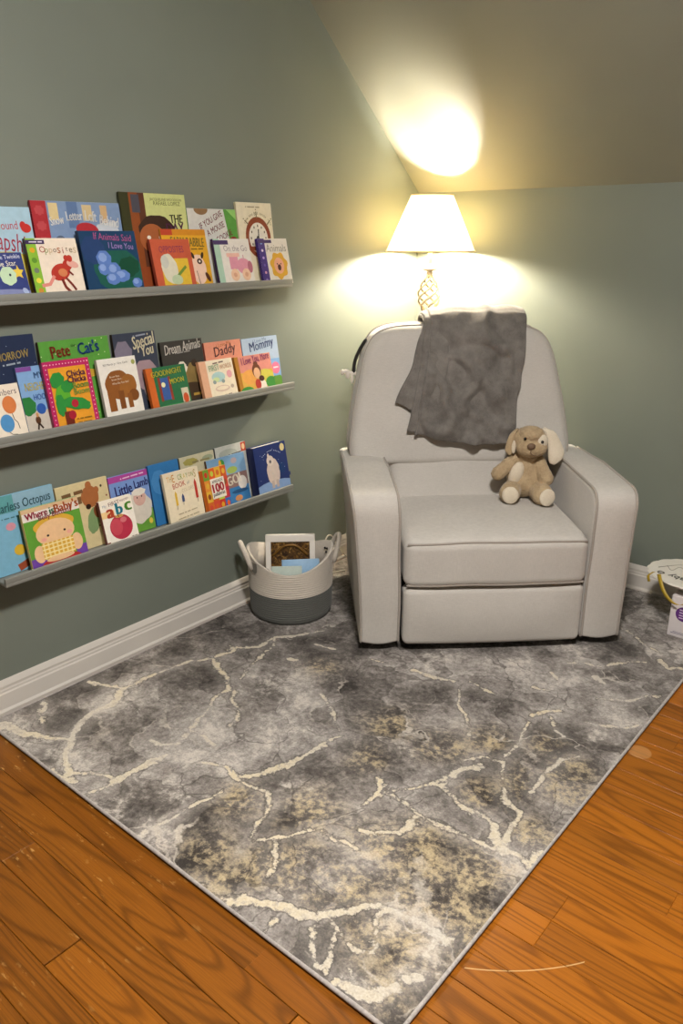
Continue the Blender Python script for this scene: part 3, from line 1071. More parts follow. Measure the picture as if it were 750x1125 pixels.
mesh_obj('nose', blob((-0.002, -0.088, 0.228), (0.016, 0.009, 0.012)), M_NOSE, dog)
mesh_obj('mouth', tube(smooth_path([(-0.002, -0.0885, 0.216), (-0.002, -0.0885, 0.202), (0.010, -0.085, 0.192), (0.022, -0.081, 0.190)], 5), 0.0014, 6), M_NOSE, dog)

# ------------------------------------------------------------------ floor lamp in the corner
LX, LY = 0.216, -0.212
lamp = empty('floor_lamp', (LX, LY, RUG_T))
tag(lamp, 'lit floor lamp with cream cone shade and twisted cage stem in the corner', 'lamp')
zo = -RUG_T
M_LAMP = plain('antique_cream_metal', '#c9b79a', 0.4, 0.2, 0.5, 0.2, 40)
M_BRASS = plain('lamp_brass', '#8a6a3c', 0.35, 0.9)
mesh_obj('base', lathe([(0.0, 0.0), (0.125, 0.0), (0.128, 0.008), (0.12, 0.018), (0.07, 0.03), (0.03, 0.045), (0.016, 0.07), (0.014, 0.09), (0.0, 0.09)], 40), M_LAMP, lamp)
mesh_obj('pole', lathe([(0.0115, 0.085), (0.0115, 0.70), (0.018, 0.71), (0.018, 0.725), (0.0115, 0.735), (0.0115, 1.085 + zo), (0.02, 1.095 + zo), (0.02, 1.11 + zo), (0.008, 1.118 + zo)], 20), M_LAMP, lamp)
for k in range(6):
    pts = []
    for i in range(29):
        t = i / 28
        a = 2 * PI * k / 6 + t * 1.5 * PI
        r = 0.007 + 0.040 * math.sin(PI * t) ** 0.9
        pts.append((r * math.cos(a), r * math.sin(a), 1.108 + zo + t * 0.172))
    mesh_obj('cage_wire', tube(pts, 0.0042, 8), M_LAMP, lamp)
mesh_obj('neck', lathe([(0.0, 1.270 + zo), (0.012, 1.272 + zo), (0.015, 1.285 + zo), (0.012, 1.296 + zo), (0.034, 1.303 + zo), (0.036, 1.309 + zo), (0.012, 1.312 + zo), (0.0105, 1.335 + zo),
                        (0.0105, 1.385 + zo), (0.0, 1.385 + zo)], 24), M_LAMP, lamp)
mesh_obj('socket', lathe([(0.0, 1.380 + zo), (0.016, 1.381 + zo), (0.019, 1.388 + zo), (0.019, 1.4005 + zo), (0.0, 1.4005 + zo)], 20), M_BRASS, lamp)
ml = NT('bulb_glow')
ml.b.inputs['Base Color'].default_value = (1, 0.9, 0.75, 1)
ml.b.inputs['Emission Color'].default_value = (*BULB_COLOR, 1)
ml.b.inputs['Emission Strength'].default_value = BULB_STRENGTH
mesh_obj('bulb', lathe([(0.0, 1.399 + zo), (0.013, 1.400 + zo), (0.014, 1.412 + zo), (0.024, 1.430 + zo), (0.029, 1.450 + zo), (0.025, 1.468 + zo), (0.014, 1.479 + zo), (0.0, 1.482 + zo)], 20), ml.m, lamp)
SB, ST, RB, RT = 1.378 + zo, 1.602 + zo, 0.190, 0.088
ms = NT('lamp_shade_linen')
d = ms.n('ShaderNodeBsdfDiffuse')
t = ms.n('ShaderNodeBsdfTranslucent')
d.inputs['Color'].default_value = (*lin('#efe2c4'), 1)
wv = ms.noise(ms.coord('Object', (200, 200, 40)), 1.0, 2)
ms.t.links.new(ms.ramp(wv, [(0.3, (0.70, 0.52, 0.24)), (0.7, (0.76, 0.58, 0.28))]), t.inputs['Color'])
mx = ms.n('ShaderNodeMixShader')
mx.inputs[0].default_value = 0.15
ms.l(d, 0, mx, 1)
ms.l(t, 0, mx, 2)
ms.l(mx, 0, ms.out, 'Surface')
V, F = [], []
seg = 64
for i in range(9):
    tt = i / 8
    for j in range(seg):
        a = 2 * PI * j / seg
        rr = RB + (RT - RB) * tt
        V.append((rr * math.cos(a), rr * math.sin(a), SB + (ST - SB) * tt))
for i in range(8):
    for j in range(seg):
        F.append((i * seg + j, i * seg + (j + 1) % seg, (i + 1) * seg + (j + 1) % seg, (i + 1) * seg + j))
shade = mesh_obj('shade', (V, F), ms.m, lamp)
for (r, z) in ((RB, SB), (RT, ST)):
    mesh_obj('trim_ring', tube([(r * math.cos(2 * PI * k / 48), r * math.sin(2 * PI * k / 48), z) for k in range(48)], 0.0028, 6, True), plain('shade_trim', '#d9c08d', 0.8), shade)
hp = [(-0.014, 0, 1.40 + zo), (-0.045, 0, 1.43 + zo), (-0.055, 0, 1.49 + zo), (-0.035, 0, 1.56 + zo), (0, 0, 1.576 + zo), (0.035, 0, 1.56 + zo), (0.055, 0, 1.49 + zo), (0.045, 0, 1.43 + zo), (0.014, 0, 1.40 + zo)]
mesh_obj('harp', tube(smooth_path(hp, 6), 0.0015, 6), M_BRASS, lamp)
mesh_obj('spider', [tube([(0, 0, 1.576 + zo), (RT * math.cos(a), RT * math.sin(a), ST)], 0.0014, 6) for a in (0.3, 0.3 + 2 * PI / 3, 0.3 + 4 * PI / 3)], M_BRASS, shade)
mesh_obj('finial', lathe([(0.0, 1.575 + zo), (0.005, 1.577 + zo), (0.004, 1.583 + zo), (0.007, 1.588 + zo), (0.005, 1.594 + zo), (0.0, 1.597 + zo)], 14), M_BRASS, lamp)
cp = [(0.0, -0.115, 0.010), (-0.10, -0.16, 0.006), (-0.14, -0.27, 0.006), (-0.150, -0.38, 0.03), (-0.175, -0.43, 0.12), (-0.182, -0.47, 0.15), (-0.178, -0.51, 0.10), (-0.15, -0.56, 0.02), (-0.12, -0.53, 0.006), (-0.08, -0.47, 0.006)]
mesh_obj('power_cord', tube(smooth_path(cp, 8), 0.003, 8), plain('white_cord', '#d9d2c4', 0.5), lamp)

# ------------------------------------------------------------------ unseen ceiling light, added to brighten the room beyond the floor lamp
cl = empty('added_ceiling_light', ROOM_POS)
tag(cl, 'round white glass dome ceiling light added out of view for overhead room light', 'ceiling light')
mesh_obj('canopy', lathe([(0.0, 0.0), (0.17, 0.0), (0.175, -0.012), (0.165, -0.03), (0.0, -0.03)], 40), M_TRIM, cl)
mg = NT('glass_dome_glow')
mg.b.inputs['Emission Color'].default_value = (*ROOM_COLOR, 1)
mg.b.inputs['Emission Strength'].default_value = ROOM_STRENGTH
mesh_obj('glass_dome', lathe([(0.155, -0.03)] + [(0.155 * math.cos(a), -0.03 - 0.08 * math.sin(a)) for a in [PI / 2 * k / 10 for k in range(1, 10)]] + [(0.0, -0.11)], 40), mg.m, cl)

# ------------------------------------------------------------------ rope basket
BX, BY, BR = 0.205, -1.107, 0.160
bask = empty('rope_basket', (BX, BY, RUG_T + 0.0012))
tag(bask, 'white and grey coiled rope basket with loop handles standing by the left baseboard', 'basket')
M_ROPE = fabric('white_cotton_rope', '#cfc6ba', 500, 0.3)
M_ROPEG = fabric('grey_cotton_rope', '#5f605c', 500, 0.3)
HA = math.atan2(0.697, 0.717)           # handles lie across the view: direction to the right handle
def rim(a):
    return 0.245 + 0.030 * math.cos(2 * (a - HA))
def coil(z0, z1, n, rfun, last_rim, thick=0.008):
    """stack of rope turns: rippled outside wall and a smooth inside wall"""
    seg = 72
    V, F = [], []
    rows = [i / (n * 8) for i in range(n * 8 + 1)]
    ins = [(1.0, -thick), (0.5, -thick), (0.0, -thick)]
    for (t, rp) in [(q, None) for q in rows] + ins:
        for j in range(seg):
            a = 2 * PI * j / seg
            ztop = rim(a) if last_rim else z1
            z = z0 + (ztop - z0) * t
            r = rfun(z) + (0.0030 * abs(math.sin(PI * z / 0.0093)) if rp is None else rp)     # rope turns lie level
            V.append((r * math.cos(a), r * math.sin(a), z))
    N = len(rows) + len(ins)
    for i in range(N - 1):
        for j in range(seg):
            F.append((i * seg + j, i * seg + (j + 1) % seg, (i + 1) * seg + (j + 1) % seg, (i + 1) * seg + j))
    for j in range(seg):
        F.append(((N - 1) * seg + j, (N - 1) * seg + (j + 1) % seg, (j + 1) % seg, j))
    return V, F
def brad(z):
    return BR + 0.008 * (z / 0.25) - 0.012 * max(0, 1 - z / 0.03) ** 2
mesh_obj('lower_coil', coil(0.004, 0.118, 13, brad, False), M_ROPEG, bask)
mesh_obj('upper_coil', coil(0.118, 0.25, 16, brad, True), M_ROPE, bask)
mesh_obj('bottom', lathe([(0.0, 0.0), (0.145, 0.0), (0.15, 0.006), (0.145, 0.012), (0.0, 0.012)], 48), M_ROPEG, bask)
for sgn in (1, -1):
    a0 = HA + 0.10 if sgn > 0 else HA + PI + 0.22
    pts = []
    for t in range(25):
        u = t / 24
        aa = a0 + (u - 0.5) * 0.62
        up = math.sin(PI * u) ** 0.6
        r = brad(0.25) + 0.006 + 0.022 * up
        pts.append((r * math.cos(aa), r * math.sin(aa), 0.215 + 0.092 * up))
    mesh_obj('handle', tube(pts, 0.0100, 12), M_ROPE, bask)
# grey leather tab at the foot of the handle
ta = HA + PI + 0.62
tr = brad(0.2) + 0.0035
TV, TF = [], []
shape = [(-0.016, 0.022), (0.016, 0.022), (0.016, -0.002), (0.013, -0.014), (0.006, -0.020), (-0.006, -0.020), (-0.013, -0.014), (-0.016, -0.002)]
for dr in (0.0, 0.0025):
    for (dx, dz) in shape:
        aa = ta + dx / tr
        TV.append(((tr + dr) * math.cos(aa), (tr + dr) * math.sin(aa), 0.222 + dz))
nS = len(shape)
TF = [tuple(range(nS))[::-1], tuple(range(nS, 2 * nS))] + [(i, (i + 1) % nS, nS + (i + 1) % nS, nS + i) for i in range(nS)]
tab = tag(mesh_obj('leather_tab', (TV, TF), plain('grey_leather', '#77736b', 0.6), bask, smooth=False), 'grey leather tab')
# stitched rivets inside by the far handle
for (da, zz) in ((-0.12, 0.236), (0.0, 0.232), (-0.06, 0.218)):
    aa = HA + 0.45 + da
    rr = brad(0.2) - 0.0095
    mesh_obj('rivet', blob((rr * math.cos(aa), rr * math.sin(aa), zz), (0.005, 0.005, 0.005), None, 10, 8), M_DARK, bask)

# things inside the basket
vdir = math.atan2(-0.717, 0.697)        # towards the room
def thing_in_basket(name, label, cat, off, rz, tilt):
    o = empty(name, (BX + off[0], BY + off[1], RUG_T + off[2]), rz)
    o.rotation_euler = (tilt, 0, rz)
    return tag(o, label, cat)
bk = thing_in_basket('boxed_frame', 'white boxed picture with dark gold window upright in the rope basket', 'box', (-0.022, 0.022, 0.080), math.radians(43), math.radians(-14))
M_BOXW = plain('white_card', '#e4ded6', 0.45, 0, 0.4, 0.02)
FW, FH, FD = 0.100, 0.215, 0.035
mesh_obj('frame', [rbox(-FW, FW, 0, FD, 0.185, FH, 0.003, 2, 2), rbox(-FW, FW, 0, FD, 0.0, 0.05, 0.003, 2, 2),
                   rbox(-FW, -FW + 0.022, 0, FD, 0.045, 0.19, 0.003, 2, 2), rbox(FW - 0.022, FW, 0, FD, 0.045, 0.19, 0.003, 2, 2)], M_BOXW, bk)
mp = NT('dark_gold_picture')
Pn = mp.coord('Object')
nn = mp.noise(Pn, 55, 4, 0.7, 1.5)
mp.base(mp.ramp(nn, [(0.35, lin('#20130b')), (0.5, lin('#4c3116')), (0.62, lin('#8d6a34')), (0.75, lin('#c9a765'))]))
mp.set(Roughness=0.3)
mesh_obj('picture', box(-FW + 0.02, FW - 0.02, 0.008, 0.02, 0.04, 0.19), mp.m, bk, smooth=False)
mesh_obj('ornament', [tube(smooth_path([(-0.07, 0.007, 0.13), (-0.03, 0.006, 0.165), (0.0, 0.006, 0.172), (0.03, 0.006, 0.165), (0.07, 0.007, 0.13)], 6), 0.006, 8),
                      tube([(0.062 + 0.010 * math.cos(k * PI / 6), 0.007, 0.165 + 0.010 * math.sin(k * PI / 6)) for k in range(12)], 0.0028, 6, True),
                      tube([(-0.062 + 0.010 * math.cos(k * PI / 6), 0.007, 0.165 + 0.010 * math.sin(k * PI / 6)) for k in range(12)], 0.0028, 6, True)],
         plain('gold_ornament', '#7d5a28', 0.4, 0.5), bk)
def small_book(label, off, rz, tilt, W, H, D, hexc):
    o = thing_in_basket('small_book', label, 'book', off, rz, tilt)
    mesh_obj('cover', [rbox(-W, W, 0, 0.003, 0, H, 0.001, 1, 1), rbox(-W, W, D - 0.003, D, 0, H, 0.001, 1, 1), rbox(-W, -W + 0.003, 0, D, 0, H, 0.001, 1, 1)], ink(hexc), o)
    mesh_obj('page_block', box(-W + 0.003, W - 0.003, 0.003, D - 0.003, 0.003, H - 0.004), plain('paper', '#e8e2d4', 0.8), o, smooth=False)
    return o
small_book('sky blue book lying against the boxed picture in the rope basket', (0.062, -0.004, 0.055), math.radians(46), math.radians(-19), 0.075, 0.165, 0.016, '#8fb4d6')
small_book('pale grey green book at the front of the rope basket', (0.045, -0.070, 0.045), math.radians(43), math.radians(-17), 0.060, 0.162, 0.014, '#b9c7bf')

# ------------------------------------------------------------------ white package and scalloped platter by the back wall
M_PKG = plain('white_package', '#e6dfe0', 0.5, 0, 0.4, 0.02)
pk = empty('package_box', (1.445, -0.350, RUG_T))
tag(pk, 'white cardboard package with purple round sticker beside the armchair', 'box')
mesh_obj('carton', rbox(0, 0.26, 0, 0.20, 0.0, 0.165, 0.003, 2, 2), M_PKG, pk)
def disc(cx, cz, r, y, n=32):
    V = [(cx + r * math.cos(2 * PI * k / n), y, cz + r * math.sin(2 * PI * k / n)) for k in range(n)]
    V2 = [(a, y + 0.0008, c) for a, b, c in V]
    return V + V2, [tuple(range(n)), tuple(range(n, 2 * n))[::-1]] + [(i, (i + 1) % n, n + (i + 1) % n, n + i) for i in range(n)]
stk = tag(mesh_obj('sticker', disc(0.050, 0.098, 0.029, -0.0012), ink('#6a3a86'), pk, smooth=False), 'purple round sticker')
mesh_obj('sticker_print', [box(0.034, 0.066, -0.0018, -0.0012, z, z + 0.004) for z in (0.112, 0.101, 0.090, 0.080)], ink('#d9c8e4'), stk, smooth=False)
mesh_obj('print_line', [box(0.012, 0.25, -0.0008, 0.0002, 0.014, 0.016), box(0.02, 0.25, -0.0008, 0.0002, 0.020, 0.0215)], ink('#77708a'), pk, smooth=False)
mesh_obj('black_mark', box(0.062, 0.10, -0.0016, 0.0002, 0.128, 0.150), ink('#1a1718'), pk, smooth=False)

pt = empty('scalloped_platter', (1.500, -0.225, RUG_T + 0.166))
tag(pt, 'white scalloped paper platter with yellow ribbon handles resting on the white package', 'platter')
NP = 120
def sc_r(a):
    return 0.188 * (1 + 0.030 * abs(math.sin(a * 9)))
V, F = [], []
for (s, z) in ((0.0, 0.050), (0.6, 0.050), (0.98, 0.048), (1.0, 0.044), (0.97, 0.040), (0.62, 0.012), (0.50, 0.0), (0.0, 0.0)):
    for k in range(NP):
        a = 2 * PI * k / NP
        r = sc_r(a) * s
        V.append((r * math.cos(a), r * math.sin(a) * 0.80, z))
for i in range(7):
    for k in range(NP):
        F.append((i * NP + k, i * NP + (k + 1) % NP, (i + 1) * NP + (k + 1) % NP, (i + 1) * NP + k))
mesh_obj('platter_body', (V, F), plain('paper_platter', '#ebe6dc', 0.6, 0, 0.3, 0.03), pt, angle=40)
M_RIB = plain('yellow_ribbon', '#b89a2c', 0.45)
def ribbon(pts, wdt):
    P = smooth_path([Vector(p) for p in pts], 8)
    V, F = [], []
    for p in P:
        V += [(p.x, p.y, p.z), (p.x, p.y - 0.0015, p.z), (p.x + wdt, p.y - 0.0015, p.z + wdt * 0.3), (p.x + wdt, p.y, p.z + wdt * 0.3)]
    for i in range(len(P) - 1):
        for j in range(4):
            F.append((i * 4 + j, i * 4 + (j + 1) % 4, (i + 1) * 4 + (j + 1) % 4, (i + 1) * 4 + j))
    F.append((0, 1, 2, 3))
    F.append(tuple((len(P) - 1) * 4 + j for j in (3, 2, 1, 0)))
    return V, F
mesh_obj('ribbon', ribbon([(-0.128, -0.100, 0.054), (-0.112, -0.128, 0.042), (-0.085, -0.145, 0.005), (-0.050, -0.150, -0.022), (-0.015, -0.150, -0.020), (0.03, -0.150, 0.02), (0.06, -0.145, 0.050)], 0.014), M_RIB, pt)
mesh_obj('ribbon', ribbon([(-0.150, -0.085, 0.052), (-0.165, -0.094, 0.036), (-0.160, -0.094, 0.012)], 0.010), M_RIB, pt)

# print on the platter: lettering that faces the wall, small line drawings
def flat_text(txt, loc, width, rot, m, parent):
    cu = bpy.data.curves.new('lettering', 'FONT')
    cu.body = txt
    cu.resolution_u = 3
    cu.align_x = 'CENTER'
    cu.extrude = 0.01
    ob = bpy.data.objects.new('lettering', cu)
    me0 = ob.to_mesh()
    V = [v.co.copy() for v in me0.vertices]
    F = [tuple(p.vertices) for p in me0.polygons]
    ob.to_mesh_clear()
    bpy.data.objects.remove(ob)
    wd = max(v.x for v in V) - min(v.x for v in V)
    k = width / wd
    c, d = math.cos(rot), math.sin(rot)
    mesh_obj('lettering', ([(loc[0] + (v.x * c - v.y * d) * k, loc[1] + (v.x * d + v.y * c) * k, loc[2] + v.z * k) for v in V], F), m, parent, smooth=False)
M_INK = ink('#4a443e')
flat_text('Baby', (-0.048, -0.068, 0.0518), 0.085, math.radians(168), M_INK, pt)
for pts in ([(-0.13, 0.02), (-0.10, -0.02), (-0.085, 0.03), (-0.05, 0.0)], [(-0.15, -0.02), (-0.09, 0.055), (-0.02, 0.07), (0.05, 0.06)], [(-0.06, 0.0), (0.0, -0.01), (0.08, 0.0)]):
    mesh_obj('line_drawing', tube(smooth_path([(a_, b_, 0.0500) for a_, b_ in pts], 5), 0.0012, 6), ink('#8f8677'), pt)
mesh_obj('eyelet', tube([(-0.125 + 0.012 * math.cos(k * PI / 8), -0.065 + 0.009 * math.sin(k * PI / 8), 0.0500) for k in range(16)], 0.0022, 6, True), M_INK, pt)

# ------------------------------------------------------------------ picture ledges on the left wall
M_LEDGE = plain('grey_ledge_paint', '#83847e', 0.45, 0, 0.4, 0.03, 8)
LEDGES = [(1.287, -2.165, -0.955), (0.902, -2.190, -0.955), (0.487, -2.200, -0.975)]
LN = ['upper', 'middle', 'lower']
LD = 0.104
for (zl, ya, yb), nm in zip(LEDGES, LN):
    o = empty('picture_ledge', (0, (ya + yb) / 2, zl - 0.028))
    tag(o, {'upper': 'long grey picture ledge with books, topmost of three on the left wall',
            'middle': 'long grey picture ledge with books, between two other ledges on the wall',
            'lower': 'long grey picture ledge with books, nearest the baseboard of the left wall'}[nm], 'shelf', 'picture ledges on the left wall')
    h = (yb - ya) / 2
    mesh_obj('bottom_board', rbox(0.0, LD, -h, h, 0, 0.010, 0.0012, 1, 1), M_LEDGE, o)
    mesh_obj('front_lip', rbox(LD - 0.010, LD, -h, h, 0.010, 0.028, 0.0012, 1, 1), M_LEDGE, o)
    mesh_obj('back_rail', rbox(0.0, 0.009, -h, h, 0.010, 0.07, 0.0012, 1, 1), M_LEDGE, o)

# ------------------------------------------------------------------ books: flat print laid on real covers
_txt = {}
def text_geo(s):
    if s not in _txt:
        cu = bpy.data.curves.new('lettering', 'FONT')
        cu.body = s
        cu.resolution_u = 2
        cu.align_x = 'CENTER'
        ob = bpy.data.objects.new('lettering', cu)
        me = ob.to_mesh()
        V = [(v.co.x, v.co.y) for v in me.vertices]
        F = [tuple(p.vertices) for p in me.polygons]
        ob.to_mesh_clear()
        bpy.data.objects.remove(ob)
        bpy.data.curves.remove(cu)
        xs = [v[0] for v in V] or [0, 1]
        ys = [v[1] for v in V] or [0, 1]
        cx, cy = (min(xs) + max(xs)) / 2, (min(ys) + max(ys)) / 2
        _txt[s] = ([(x - cx, y - cy) for x, y in V], F, max(xs) - min(xs), max(ys) - min(ys))
    return _txt[s]

class Print:
    """flat shapes in cover units (0..1 across, 0..1 up), each a colour"""
    def __init__(s, W, H):
        s.W, s.H = W, H
        s.V, s.F, s.C, s.parts = [], [], [], []
        s.z = 0.0003
    def add(s, pts, faces, col):
        k, f0 = len(s.V), len(s.F)
        # keep the print inside the cover
        s.V += [(min(max(x, 0.0005), s.W - 0.0005), min(max(y, 0.0005), s.H - 0.0005), s.z) for x, y in pts]
        s.F += [tuple(i + k for i in f) for f in faces]
        s.C += [col] * len(faces)
        s.parts.append((k, len(s.V), f0, len(s.F)))
        s.z += 0.00005
    def poly(s, pts, col):
        s.add([(x * s.W, y * s.H) for x, y in pts], [tuple(range(len(pts)))], col)
    def r(s, x0, y0, x1, y1, col):
        s.poly([(x0, y0), (x1, y0), (x1, y1), (x0, y1)], col)
    def e(s, cx, cy, rx, ry, col, rot=0.0, n=22, lump=0.0):
        pts = []
        for k in range(n):
            a = 2 * PI * k / n
            q = 1 + lump * math.sin(a * 7)
            x, y = rx * s.W * math.cos(a) * q, ry * s.H * math.sin(a) * q
            c, d = math.cos(rot), math.sin(rot)
            pts.append((cx * s.W + x * c - y * d, cy * s.H + x * d + y * c))
        s.add(pts, [tuple(range(n))], col)
    def line(s, pts, wd, col):
        P = [Vector((x * s.W, y * s.H)) for x, y in pts]
        V, F = [], []
        for i, p in enumerate(P):
            t = (P[min(i + 1, len(P) - 1)] - P[max(i - 1, 0)]).normalized()
            nrm = Vector((-t.y, t.x)) * wd * s.W / 2
            V += [tuple(p + nrm), tuple(p - nrm)]
        for i in range(len(P) - 1):
            F.append((2 * i, 2 * i + 1, 2 * i + 3, 2 * i + 2))
        s.add(V, F, col)
    def t(s, txt, cx, cy, wd, col, rot=0.0, sy=1.0, slant=0.0, bold=0.0):
        if not txt.strip('- '):                       # print too small to read: a dash for each word
            words = txt.split()
            n = sum(len(q) for q in words) + len(words) - 1
            V, F, at = [], [], -n / 2
            for q in words:
                b = len(V)
                V += [(at, -0.45), (at + len(q), -0.45), (at + len(q), 0.45), (at, 0.45)]
                F.append((b, b + 1, b + 2, b + 3))
                at += len(q) + 1
            w = n
        else:
            V, F, w, h = text_geo(txt)
        k = wd * s.W / w
        c, d = math.cos(math.radians(rot)), math.sin(math.radians(rot))
        offs = [0.0] if not bold else [-bold * k, 0.0, bold * k]
        AP, AF = [], []
        for o in offs:
            pts = []
            for x, y in V:
                x2, y2 = (x + slant * y) * k + o, y * k * sy
                pts.append((cx * s.W + x2 * c - y2 * d, cy * s.H + x2 * d + y2 * c))
            AF += [tuple(i + len(AP) for i in f) for f in F]
            AP += pts
        s.add(AP, AF, col)
    def build(s, name, parent):
        if not s.F:
            return
        if len(s.parts) <= 16 or name == 'lettering':      # each word or picture its own part
            for k0, k1, f0, f1 in s.parts:
                me = bpy.data.meshes.new(name)
                me.from_pydata(s.V[k0:k1], [], [tuple(i - k0 for i in f) for f in s.F[f0:f1]])
                me.materials.append(ink(s.C[f0]))
                link(bpy.data.objects.new(name, me), parent)
            return
        me = bpy.data.meshes.new(name)
        me.from_pydata(s.V, [], s.F)
        cols = []
        for c in s.C:
            if c not in cols:
                cols.append(c)
        for c in cols:
            me.materials.append(ink(c))
        me.polygons.foreach_set('material_index', [cols.index(c) for c in s.C])
        me.update()
        return link(bpy.data.objects.new(name, me), parent)

M_PAPER = plain('book_pages', '#ece5d6', 0.85, 0, 0.2, 0.03)
ROWX = {'f': (0.090, 0.056), 'm': (0.072, 0.036), 'b': (0.046, 0.016)}
def book(kind, shelf, row, y0, y1, ztop, thick, cover, spine, label, art, words, board=True, pages=None):
    zl, ya, yb = LEDGES[shelf]
    zf = zl - 0.018
    xb, xt = ROWX[row]
    th = math.atan2(xb - xt, ztop - zf)
    s, c = math.sin(th), math.cos(th)
    z0 = zf + thick * s + 0.0006
    H = (ztop - z0) / c
    W = y1 - y0 - 0.0015
    M = Matrix(((0, -s, c, xb), (1, 0, 0, y0), (0, c, s, z0), (0, 0, 0, 1)))
    b = 0.0016 if board else 0.0024
    if board:
        geo = [rbox(0, W, 0, H, -b, 0, 0.0007, 1, 1), rbox(0, W, 0, H, -thick, -thick + b, 0.0007, 1, 1), rbox(0, b, 0, H, -thick, 0, 0.0007, 1, 1)]
    else:
        geo = [rbox(0, W, 0, H, -b, 0, 0.001, 1, 1), rbox(0, W, 0, H, -thick, -thick + b, 0.001, 1, 1), rbox(0, b, 0, H, -thick, 0, 0.001, 1, 1)]
    o = mesh_obj(kind, geo, ink(cover), None, smooth=False)
    o.matrix_world = M
    tag(o, label, 'book', 'children\'s books on the picture ledges')
    inset = 0.0008 if board else 0.0035
    mesh_obj('page_block', box(b, W - inset, inset, H - inset, -thick + b, -b), M_PAPER, o, smooth=False)
    if spine and spine != cover:
        mesh_obj('spine', [box(-0.0004, 0.0006, 0, H, -thick, 0.0)], ink(spine), o, smooth=False)
    p = Print(W, H)
    art(p)
    p.build('cover_art', o)
    q = Print(W, H)
    q.z = p.z + 0.0001
    words(q)
    q.build('lettering', o)
    return o
no = lambda p: None

# ---- top ledge
def a(p):
    p.e(0.5, 0.0, 0.8, 0.22, '#7f86b0'); p.e(0.62, 0.5, 0.17, 0.2, '#bfd8b8', 0, 22, 0.05); p.poly([(0.84, 0.74), (0.875, 0.63), (0.96, 0.62), (0.90, 0.54), (0.92, 0.44), (0.84, 0.49), (0.77, 0.46), (0.79, 0.55), (0.74, 0.63), (0.82, 0.64)], '#e0c24c')
    p.e(0.66, 0.52, 0.022, 0.03, '#24303a'); p.e(0.9, 0.16, 0.05, 0.08, '#a9b7d8', 0.6)
def t_(q):
    q.t('Twinkle Twinkle', 0.60, 0.90, 0.70, '#dfe3f2', 3, 1.1); q.t('Little Star', 0.58, 0.76, 0.52, '#ece6d2', 3, 1.1)
book('board_book', 0, 'f', -2.135, -1.994, 1.394, 0.012, '#333f7c', '#1e2450', 'navy board book with pale green fish and yellow star on its cover', a, t_)
def a(p):
    p.r(0, 0, 0.19, 1, '#86b53c')
    for k, c in enumerate(('#c58a3a', '#e8d44a', '#6f7a6a', '#5d8f2e', '#d9a52b')):
        p.e(0.10, 0.12 + 0.17 * k, 0.05, 0.045, c)
    p.r(0.0, 0.90, 0.36, 0.97, '#40305a')
    red = '#b5382c'
    p.e(0.56, 0.42, 0.20, 0.14, red, 0.35); p.e(0.72, 0.54, 0.11, 0.09, red, 0.9); p.e(0.83, 0.55, 0.12, 0.06, '#e0a79b', -0.3); p.e(0.79, 0.65, 0.055, 0.06, red)
    p.e(0.72, 0.66, 0.05, 0.05, red); p.line([(0.42, 0.36), (0.30, 0.22), (0.14, 0.20)], 0.06, '#d98a80'); p.line([(0.56, 0.30), (0.60, 0.16), (0.70, 0.05)], 0.055, '#7a2f26')
    p.line([(0.64, 0.32), (0.74, 0.20), (0.80, 0.10)], 0.045, '#7a2f26'); p.line([(0.72, 0.44), (0.80, 0.36)], 0.035, '#7a2f26'); p.e(0.60, 0.41, 0.09, 0.07, '#d07f55')
def t_(q):
    for i, (ch, c) in enumerate(zip('Opposites', ('#a03428', '#8d9a60', '#c8b08a', '#6f5b4c', '#b06a42', '#a03428', '#6f5b4c', '#8a7a60', '#cdbb9c'))):
        q.t(ch, 0.29 + i * 0.080, 0.79 + (0.02 if ch in 'Ot' else (-0.02 if ch == 'p' else 0)), {'O': 0.115, 'i': 0.018, 't': 0.04}.get(ch, 0.066), c)
    q.t('------- ----', 0.19, 0.935, 0.25, '#e8e0f0')
book('board_book', 0, 'f', -1.980, -1.820, 1.431, 0.012, '#eadccb', '#2f2330', 'cream board book with a red animal and a green picture strip along its side', a, t_)
def a(p):
    p.e(0.6, 0.36, 0.44, 0.34, '#1f5a4e', 0, 22, 0.05); p.e(0.78, 0.42, 0.20, 0.16, '#174a35', 0.2, 22, 0.08); p.e(0.2, 0.7, 0.2, 0.22, '#27406e', 0, 22, 0.06)
    for (x, y, r1, r2) in ((0.36, 0.56, 0.13, 0.13), (0.33, 0.40, 0.10, 0.10), (0.50, 0.38, 0.12, 0.12), (0.62, 0.28, 0.15, 0.10), (0.46, 0.24, 0.12, 0.10), (0.88, 0.16, 0.09, 0.08)):
        p.e(x, y, r1, r2, '#5b7cc0', 0, 22, 0.05); p.e(x - 0.02, y + 0.02, r1 * 0.55, r2 * 0.55, '#86a0d6', 0, 22, 0.05)
def t_(q):
    q.t('If Animals Said', 0.58, 0.90, 0.66, '#b0588a', -3, 1.25); q.t('I Love You', 0.70, 0.76, 0.44, '#a98ac8', -3, 1.25); q.t('-- --- ------', 0.40, 0.05, 0.34, '#cdd4de'); q.t('-----------', 0.82, 0.05, 0.28, '#cdd4de')
book('picture_book', 0, 'f', -1.812, -1.612, 1.452, 0.013, '#1c3f63', '#16283f', 'dark blue green picture book with sleepy blue toy animals and purple title', a, t_, False)
def a(p):
    p.e(0.90, 0.77, 0.075, 0.05, '#c0342e'); p.e(0.86, 0.80, 0.045, 0.045, '#c0342e'); p.e(0.5, 0.1, 0.8, 0.42, '#c9bb52')
def t_(q):
    q.t('ound', 0.66, 0.80, 0.24, '#b8404a', 2, 1.3); q.t('apship', 0.70, 0.58, 0.50, '#a02c44', -8, 1.7)
book('picture_book', 0, 'b', -2.135, -1.930, 1.513, 0.008, '#a6c6d8', '#8aa9bd', 'pale blue picture book with a red heart behind the navy board book', a, t_, False)
